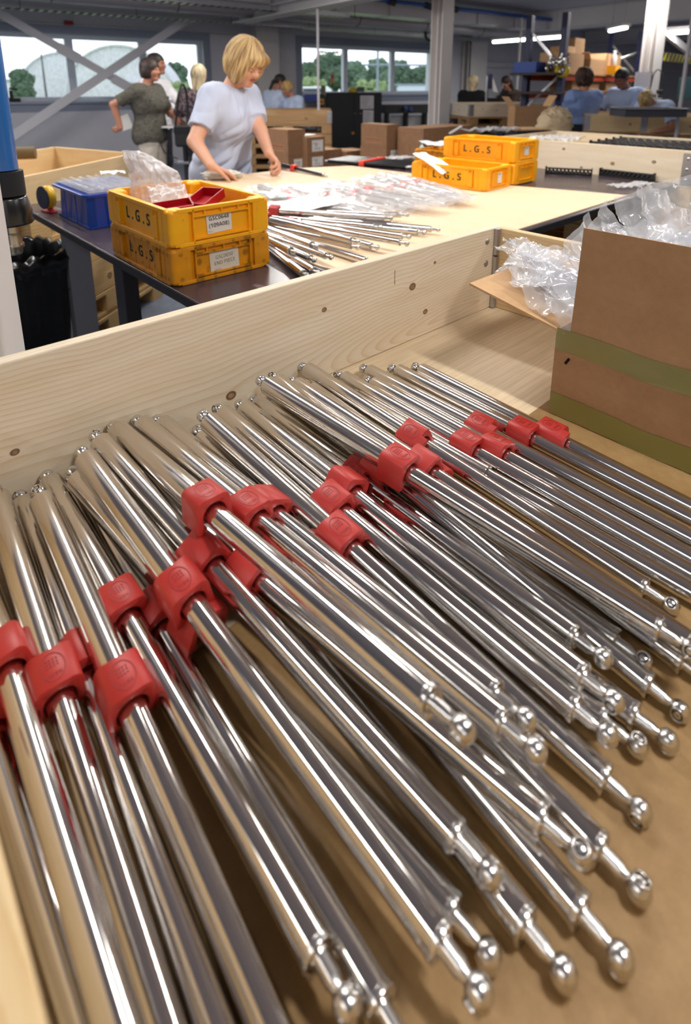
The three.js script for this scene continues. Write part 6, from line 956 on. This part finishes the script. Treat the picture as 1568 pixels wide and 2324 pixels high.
// 5, 6: seated workers by the wide white column
person({ ...far, label: 'dark-haired worker in pale blue by the wide white column, arm reaching right', pos: floorAt(at(612, 200, 9.3)), yaw: 2.3, H: 1.6, lean: 0.22, headPitch: 0.35, headYaw: -0.5, skin: '#a87058', shirt: '#c3d0ea', sleeve: 0.85, armL: { loc: [0.12, 0.6, 0.22] }, armR: { loc: [-0.1, 0.68, 0.27], pole: [-1, -0.6, 0] }, hair: { f: tail(0.2, -0.03), dark: '#140e0e', light: '#33221f', down: 0.14 } });
person({ ...far, label: 'worker with short blond curls in pale blue, back to the second window', pos: floorAt(at(676, 200, 9.2)), yaw: -0.9, H: 1.5, lean: 0.25, headPitch: 0.4, skin: '#b98068', shirt: '#b9c9e8', sleeve: 0.8, armL: { loc: [0.1, 0.56, 0.2] }, armR: { loc: [-0.1, 0.56, 0.2] }, hair: { f: bob(0.03, 0.09), dark: '#7a5426', light: '#e2c07e', strand: 0.008 } });
// 7, 8: two workers at the far bench
person({ ...far, label: 'worker with long pale blond hair in black, back to the camera at the far bench', pos: floorAt(at(1071, 200, 10.3)), yaw: 2.55, H: 1.57, headYaw: -0.2, skin: '#c08d72', shirt: '#16161a', sleeve: 0.7, trousers: '#15151a', fat: 10, armR: { loc: [-0.09, 0.66, 0.24], pole: [-1, -0.6, 0], dir: [0, 0.3, 1] }, armL: { loc: [0.12, 0.6, 0.2] }, hair: { f: longHair(0.13, 0.092), dark: '#b59a6c', light: '#f4e4c0', down: 0.14 } });
person({ ...far, label: 'worker with long dark hair and brown shirt facing left at the far bench', pos: floorAt(at(1163, 200, 10.3)), yaw: -1.25, H: 1.58, lean: 0.1, headPitch: 0.4, skin: '#b07a64', shirt: '#3b2a22', sleeve: 0.75, trousers: '#191518', armL: { loc: [0.1, 0.64, 0.24], pole: [1, -0.8, 0], dir: [0, 0.3, 1] }, armR: { loc: [-0.1, 0.6, 0.2], pole: [-1, -0.8, 0] }, hair: { f: longHair(0.22, 0.082), dark: '#150e0c', light: '#3b2721', down: 0.22 } });
{ const o = thing('screwdriver', 'dark upright tool in the hand of the worker in brown', 'tool', at(1141, 208, 10.0), 0); part('handle', rod(V(0, -0.04, 0), V(0, 0.05, 0), 0.018, 10), M.black, o); part('shaft', rod(V(0, 0.05, 0), V(0, 0.14, 0), 0.008, 8), M.steel, o); }
// 9, 10, 11: three workers at the right
person({ ...far, cell: 0.014, label: 'worker in a blue t-shirt with bushy brown hair, back to the camera', pos: floorAt(at(1327, 200, 7.0)), yaw: 3.45, H: 1.6, skin: '#b98268', shirt: '#7f97cc', sleeve: 0.6, trousers: '#14151f', hem: 0.6, fat: 4, armL: { loc: [-0.02, 0.55, 0.24], pole: [1, -0.2, 0], loc2: 0 }, armR: { loc: [-0.1, 0.6, 0.2], pole: [-0.5, -1, -0.3] }, hair: { f: bob(0.1, 0.102), dark: '#2a1c15', light: '#5d4232', strand: 0.012 } });
person({ ...far, cell: 0.014, label: 'dark-haired worker with white gloves leaning to the left over a pine collar', pos: floorAt(at(1438, 200, 7.6)), yaw: -1.05, H: 1.66, man: 1, lean: 0.32, headPitch: 0.45, skin: '#7d4f3d', shirt: '#a9bfe6', sleeve: 0.8, trousers: '#23252f', armL: { loc: [0.07, 0.575, 0.3], pole: [1, -0.6, -0.4] }, armR: { loc: [-0.12, 0.6, 0.3], pole: [-1, -0.6, -0.4] }, hair: { f: crop, dark: '#0c0a0b', light: '#241c1c' } });
for (const [x, y, l] of [[1388, 255, 'white work glove at the pine collar, on the leaning man'], [1473, 245, 'white work glove of the leaning man, farther right']]) single('glove', l, 'glove', union2(), M.paper, at(x, y, 7.2), 0.4, 'white gloves');
function union2() { return netMesh(handCaps(V(0, 0, 0.05), V(-0.6, -0.25, 0.75).normalize(), V(0, -1, 0), 1, [0.2, 0.3, 0.3, 0.35, 0.4], 1.12), [-0.2, -0.12, -0.08], [0.1, 0.1, 0.26], 0.006); }
person({ ...far, cell: 0.014, label: 'worker with blond ponytail in pale blue bending low at the right picture edge', pos: floorAt(at(1535, 200, 6.9)), yaw: -1.25, H: 1.6, lean: 0.75, headPitch: 1.25, headYaw: 0.5, skin: '#b98268', shirt: '#bccdee', sleeve: 0.75, trousers: '#23252f', armL: { loc: [0.1, 0.56, 0.3], pole: [1, -0.3, -0.4] }, armR: { loc: [-0.1, 0.56, 0.3], pole: [-1, -0.3, -0.4] }, hair: { f: tail(0.15, 0.03), dark: '#5a4128', light: '#dcbc82', down: 0.12 } });

// ================================================================ outside the windows
struct('outdoor_ground', slab(-40, 70, NW + 0.32, NW + 110, -0.5, -0.3), std('#8aa068', 0.9));
M.hangar = std('#ffffff', 0.75, 0, { map: tex(256, 256, (x, y) => { const k = n3(x / 4, y / 60, 200) * 12 + n3(x / 20, y / 20, 201) * 10; return [205 + k, 208 + k, 216 + k]; }, { size: [6, 6] }) });
{
  const hangar = (b, n, R, L, label) => { const o = thing('arched_hangar', label, 'hangar', B(b, n, -0.3), BTURN + 0.35);
    const s = new THREE.Shape(); s.absarc(0, 0, R, 0, PI, false); s.lineTo(-R + 0.15, 0); s.absarc(0, 0, R - 0.15, PI, 0, true); part('roof_shell', new THREE.ExtrudeGeometry(s, { depth: L, bevelEnabled: false, curveSegments: 30 }).translate(0, 0, -L), M.hangar, o);
    for (let i = 0; i < 6; i++) { const q = new THREE.TorusGeometry(R + 0.03, 0.06, 6, 30, PI); q.translate(0, 0, -0.1 - i * L / 6); part('rib', q, M.hangar, o); }
    const e = new THREE.Shape(); e.absarc(0, 0, R - 0.1, 0, PI, false); part('gable_wall', new THREE.ExtrudeGeometry(e, { depth: 0.1, bevelEnabled: false, curveSegments: 30 }).translate(0, 0, -0.4), M.hangar, o);
    part('gate', bx(3.2, 2.0, 0.1, 2.4, 1.0, -0.3), std('#9a7a7c', 0.7), o); part('canopy', bx(3.6, 0.2, 1, 2.4, 2.2, 0), std('#c9cbc8', 0.7), o); return o; };
  const put = (g, px, D, yaw) => { g.position.copy(at(px, 200, D)).setY(-0.3); g.rotation.y = yaw; };
  put(hangar(0, 0, 6.8, 16, 'pale arched hangar seen through the left window'), 274, 76, 0.2); put(hangar(0, 0, 6.8, 16, 'second pale arched hangar farther left, through the left window'), 148, 92, 0.3);
  const leaf = (c) => std(c, 0.85), L1 = leaf('#4c6350'), L2 = leaf('#5f7763'), L3 = leaf('#84976a'); M.bark = std('#5a4c3c', 0.9);
  const blob = (r, sd) => { const g = new THREE.IcosahedronGeometry(r, 3), p = g.attributes.position; for (let i = 0; i < p.count; i++) { const v = V(p.getX(i), p.getY(i), p.getZ(i)).divideScalar(r), k = 1 + 0.35 * n3(v.x * 2.2 + sd, v.y * 2.2, v.z * 2.2) + 0.25 * n3(v.x * 6 + sd, v.y * 6, v.z * 6); p.setXYZ(i, v.x * r * k, v.y * r * k, v.z * r * k); } g.computeVertexNormals(); return g; };
  const tree = (px, py, wpx, D, m, label, sd) => { const p = at(px, py, D), h = p.y + 0.3, w = wpx * D / 1300, o = thing('tree', label, 'tree', drop(p, -0.3), 0, 'trees outside the windows'); part('trunk', rod(V(0, 0, 0), V(0, h * 0.6, 0), 0.22, 8, 0.12), M.bark, o); const l = []; for (let i = 0; i < 26; i++) { const a = i * 2.4, t = i / 26, q = (0.15 + 0.85 * sqrt(((i * 7) % 26) / 26)) * w * 0.4 * sqrt(1 - t * 0.75); l.push(blob(min(w * 0.16, h * 0.2) * (0.8 + 0.5 * (((i * 5) % 7) / 7)), sd + i).translate(cos(a) * q, h * (0.3 + 0.58 * t + 0.05 * sin(i * 5)), sin(a) * q)); } part('crown', l, m, o); };
  const rowT = [[45, 152, 58, 42, L1, 'dark green tree at the left edge of the left window'], [350, 112, 44, 95, L2, 'tall loose tree right of the hangar, through the left window'], [398, 142, 60, 120, L1, 'dense tree behind the visitors, through the left window'], [398, 188, 90, 62, L3, 'light green bush low in the left window'],
    [704, 136, 50, 70, L1, 'round tree at the left of the second window'], [752, 116, 92, 74, L1, 'broad dark tree in the first pane of the second window'], [712, 180, 70, 52, L3, 'yellow-green bush low in the second window'], [808, 136, 60, 74, L2, 'tree at the left of the middle pane of second window'], [862, 130, 66, 76, L2, 'pointed tree in the middle pane of second window'], [912, 132, 50, 80, L2, 'pale tree behind the scaffold in second window'], [962, 150, 60, 78, L1, 'tree at the right of the second window'], [845, 184, 120, 60, L3, 'low bright bush in the middle pane of second window'], [836, 156, 44, 82, L2, 'small tree filling the gap at the middle of the second window'], [931, 154, 44, 84, L1, 'small tree behind the scaffold legs in second window'], [788, 150, 44, 80, L2, 'small tree by the first mullion of the second window']];
  rowT.forEach(([px, py, w, D, m, l], i) => tree(px, py, w, D, m, l, i * 17));
  { const o = thing('utility_pole', 'thin dark utility pole outside the left window', 'pole', floorAt(at(103, 200, 55)).setY(-0.3), 0); part('shaft', rod(V(0, 0, 0), V(0, 4.6, 0), 0.12, 8, 0.06), std('#4d4f58', 0.8), o); part('insulator', rod(V(-0.15, 4.3, 0), V(0.15, 4.3, 0), 0.03, 6), std('#4d4f58', 0.8), o); }
  { const o = thing('scaffold', 'grey scaffold frame outside the right pane of the second window', 'scaffold', floorAt(at(938, 200, 26)).setY(-0.3), 0.1), m = std('#8d98ac', 0.6); for (const x of [-1.6, -0.9, 0.7, 1.5]) part('standard', rod(V(x, 0, 0), V(x, 4.2, 0), 0.05, 8), m, o); part('ledger', rod(V(-2.2, 4.1, 0), V(2, 4.1, 0), 0.04, 8), m, o); part('ledger', rod(V(-2.2, 2.6, 0), V(2, 2.6, 0), 0.04, 8), m, o); part('brace', rod(V(0.9, 4.1, 0), V(2.4, 2.9, 0), 0.06, 8), std('#4a5160', 0.6), o); }
  { const o = thing('truck_body', 'white trailer body low outside the right pane of the second window', 'trailer', floorAt(at(940, 200, 58)).setY(-0.3), 0); part('box', bx(3.4, 1.2, 2, 0, 1.2, 0, 0.03), std('#c9d4e6', 0.5), o); part('roof_edge', bx(4, 0.14, 2.2, 0, 1.87, 0, 0.02), std('#8b93a6', 0.5), o); for (const x of [-1.2, 1.2]) part('wheel', rot(new THREE.CylinderGeometry(0.4, 0.4, 0.3, 18), PI / 2).translate(x, 0.4, 0.9), M.blackSoft, o); }
  { const o = thing('car', 'white car roof low outside the first pane of the second window', 'car', floorAt(at(706, 200, 46)).setY(-0.3), 0.1); const s = new THREE.Shape(); [[-2, 0.35], [-2, 0.95], [-1.2, 1.05], [-0.7, 1.62], [1.2, 1.66], [1.9, 1.1], [2.1, 0.9], [2.1, 0.35]].forEach(([x, y], i) => (i ? s.lineTo(x, y) : s.moveTo(x, y))); part('body', new THREE.ExtrudeGeometry(s, { depth: 1.5, bevelEnabled: true, bevelSize: 0.05, bevelThickness: 0.08, bevelSegments: 3 }).translate(0, 0, -0.75), std('#dfe4ee', 0.35), o); part('window_glass', bx(1.7, 0.36, 1.7, 0.2, 1.36, 0), std('#39424f', 0.2), o); for (const x of [-1.2, 1.3]) for (const z of [-0.72, 0.72]) part('wheel', rot(new THREE.CylinderGeometry(0.34, 0.34, 0.22, 18), PI / 2).translate(x, 0.34, z), M.blackSoft, o); }
  { const o = thing('shed', 'white low shed at the far left outside the left window', 'shed', floorAt(at(2, 200, 60)).setY(-0.3), 0.3); part('wall', bx(4, 2.2, 3, 0, 1.1, 0), std('#d8dade', 0.7), o); part('roof', bx(4.4, 0.2, 3.4, 0, 2.3, 0), std('#a0a6b0', 0.7), o); }
}

scene.updateMatrixWorld(true);
renderer.render(scene, camera);
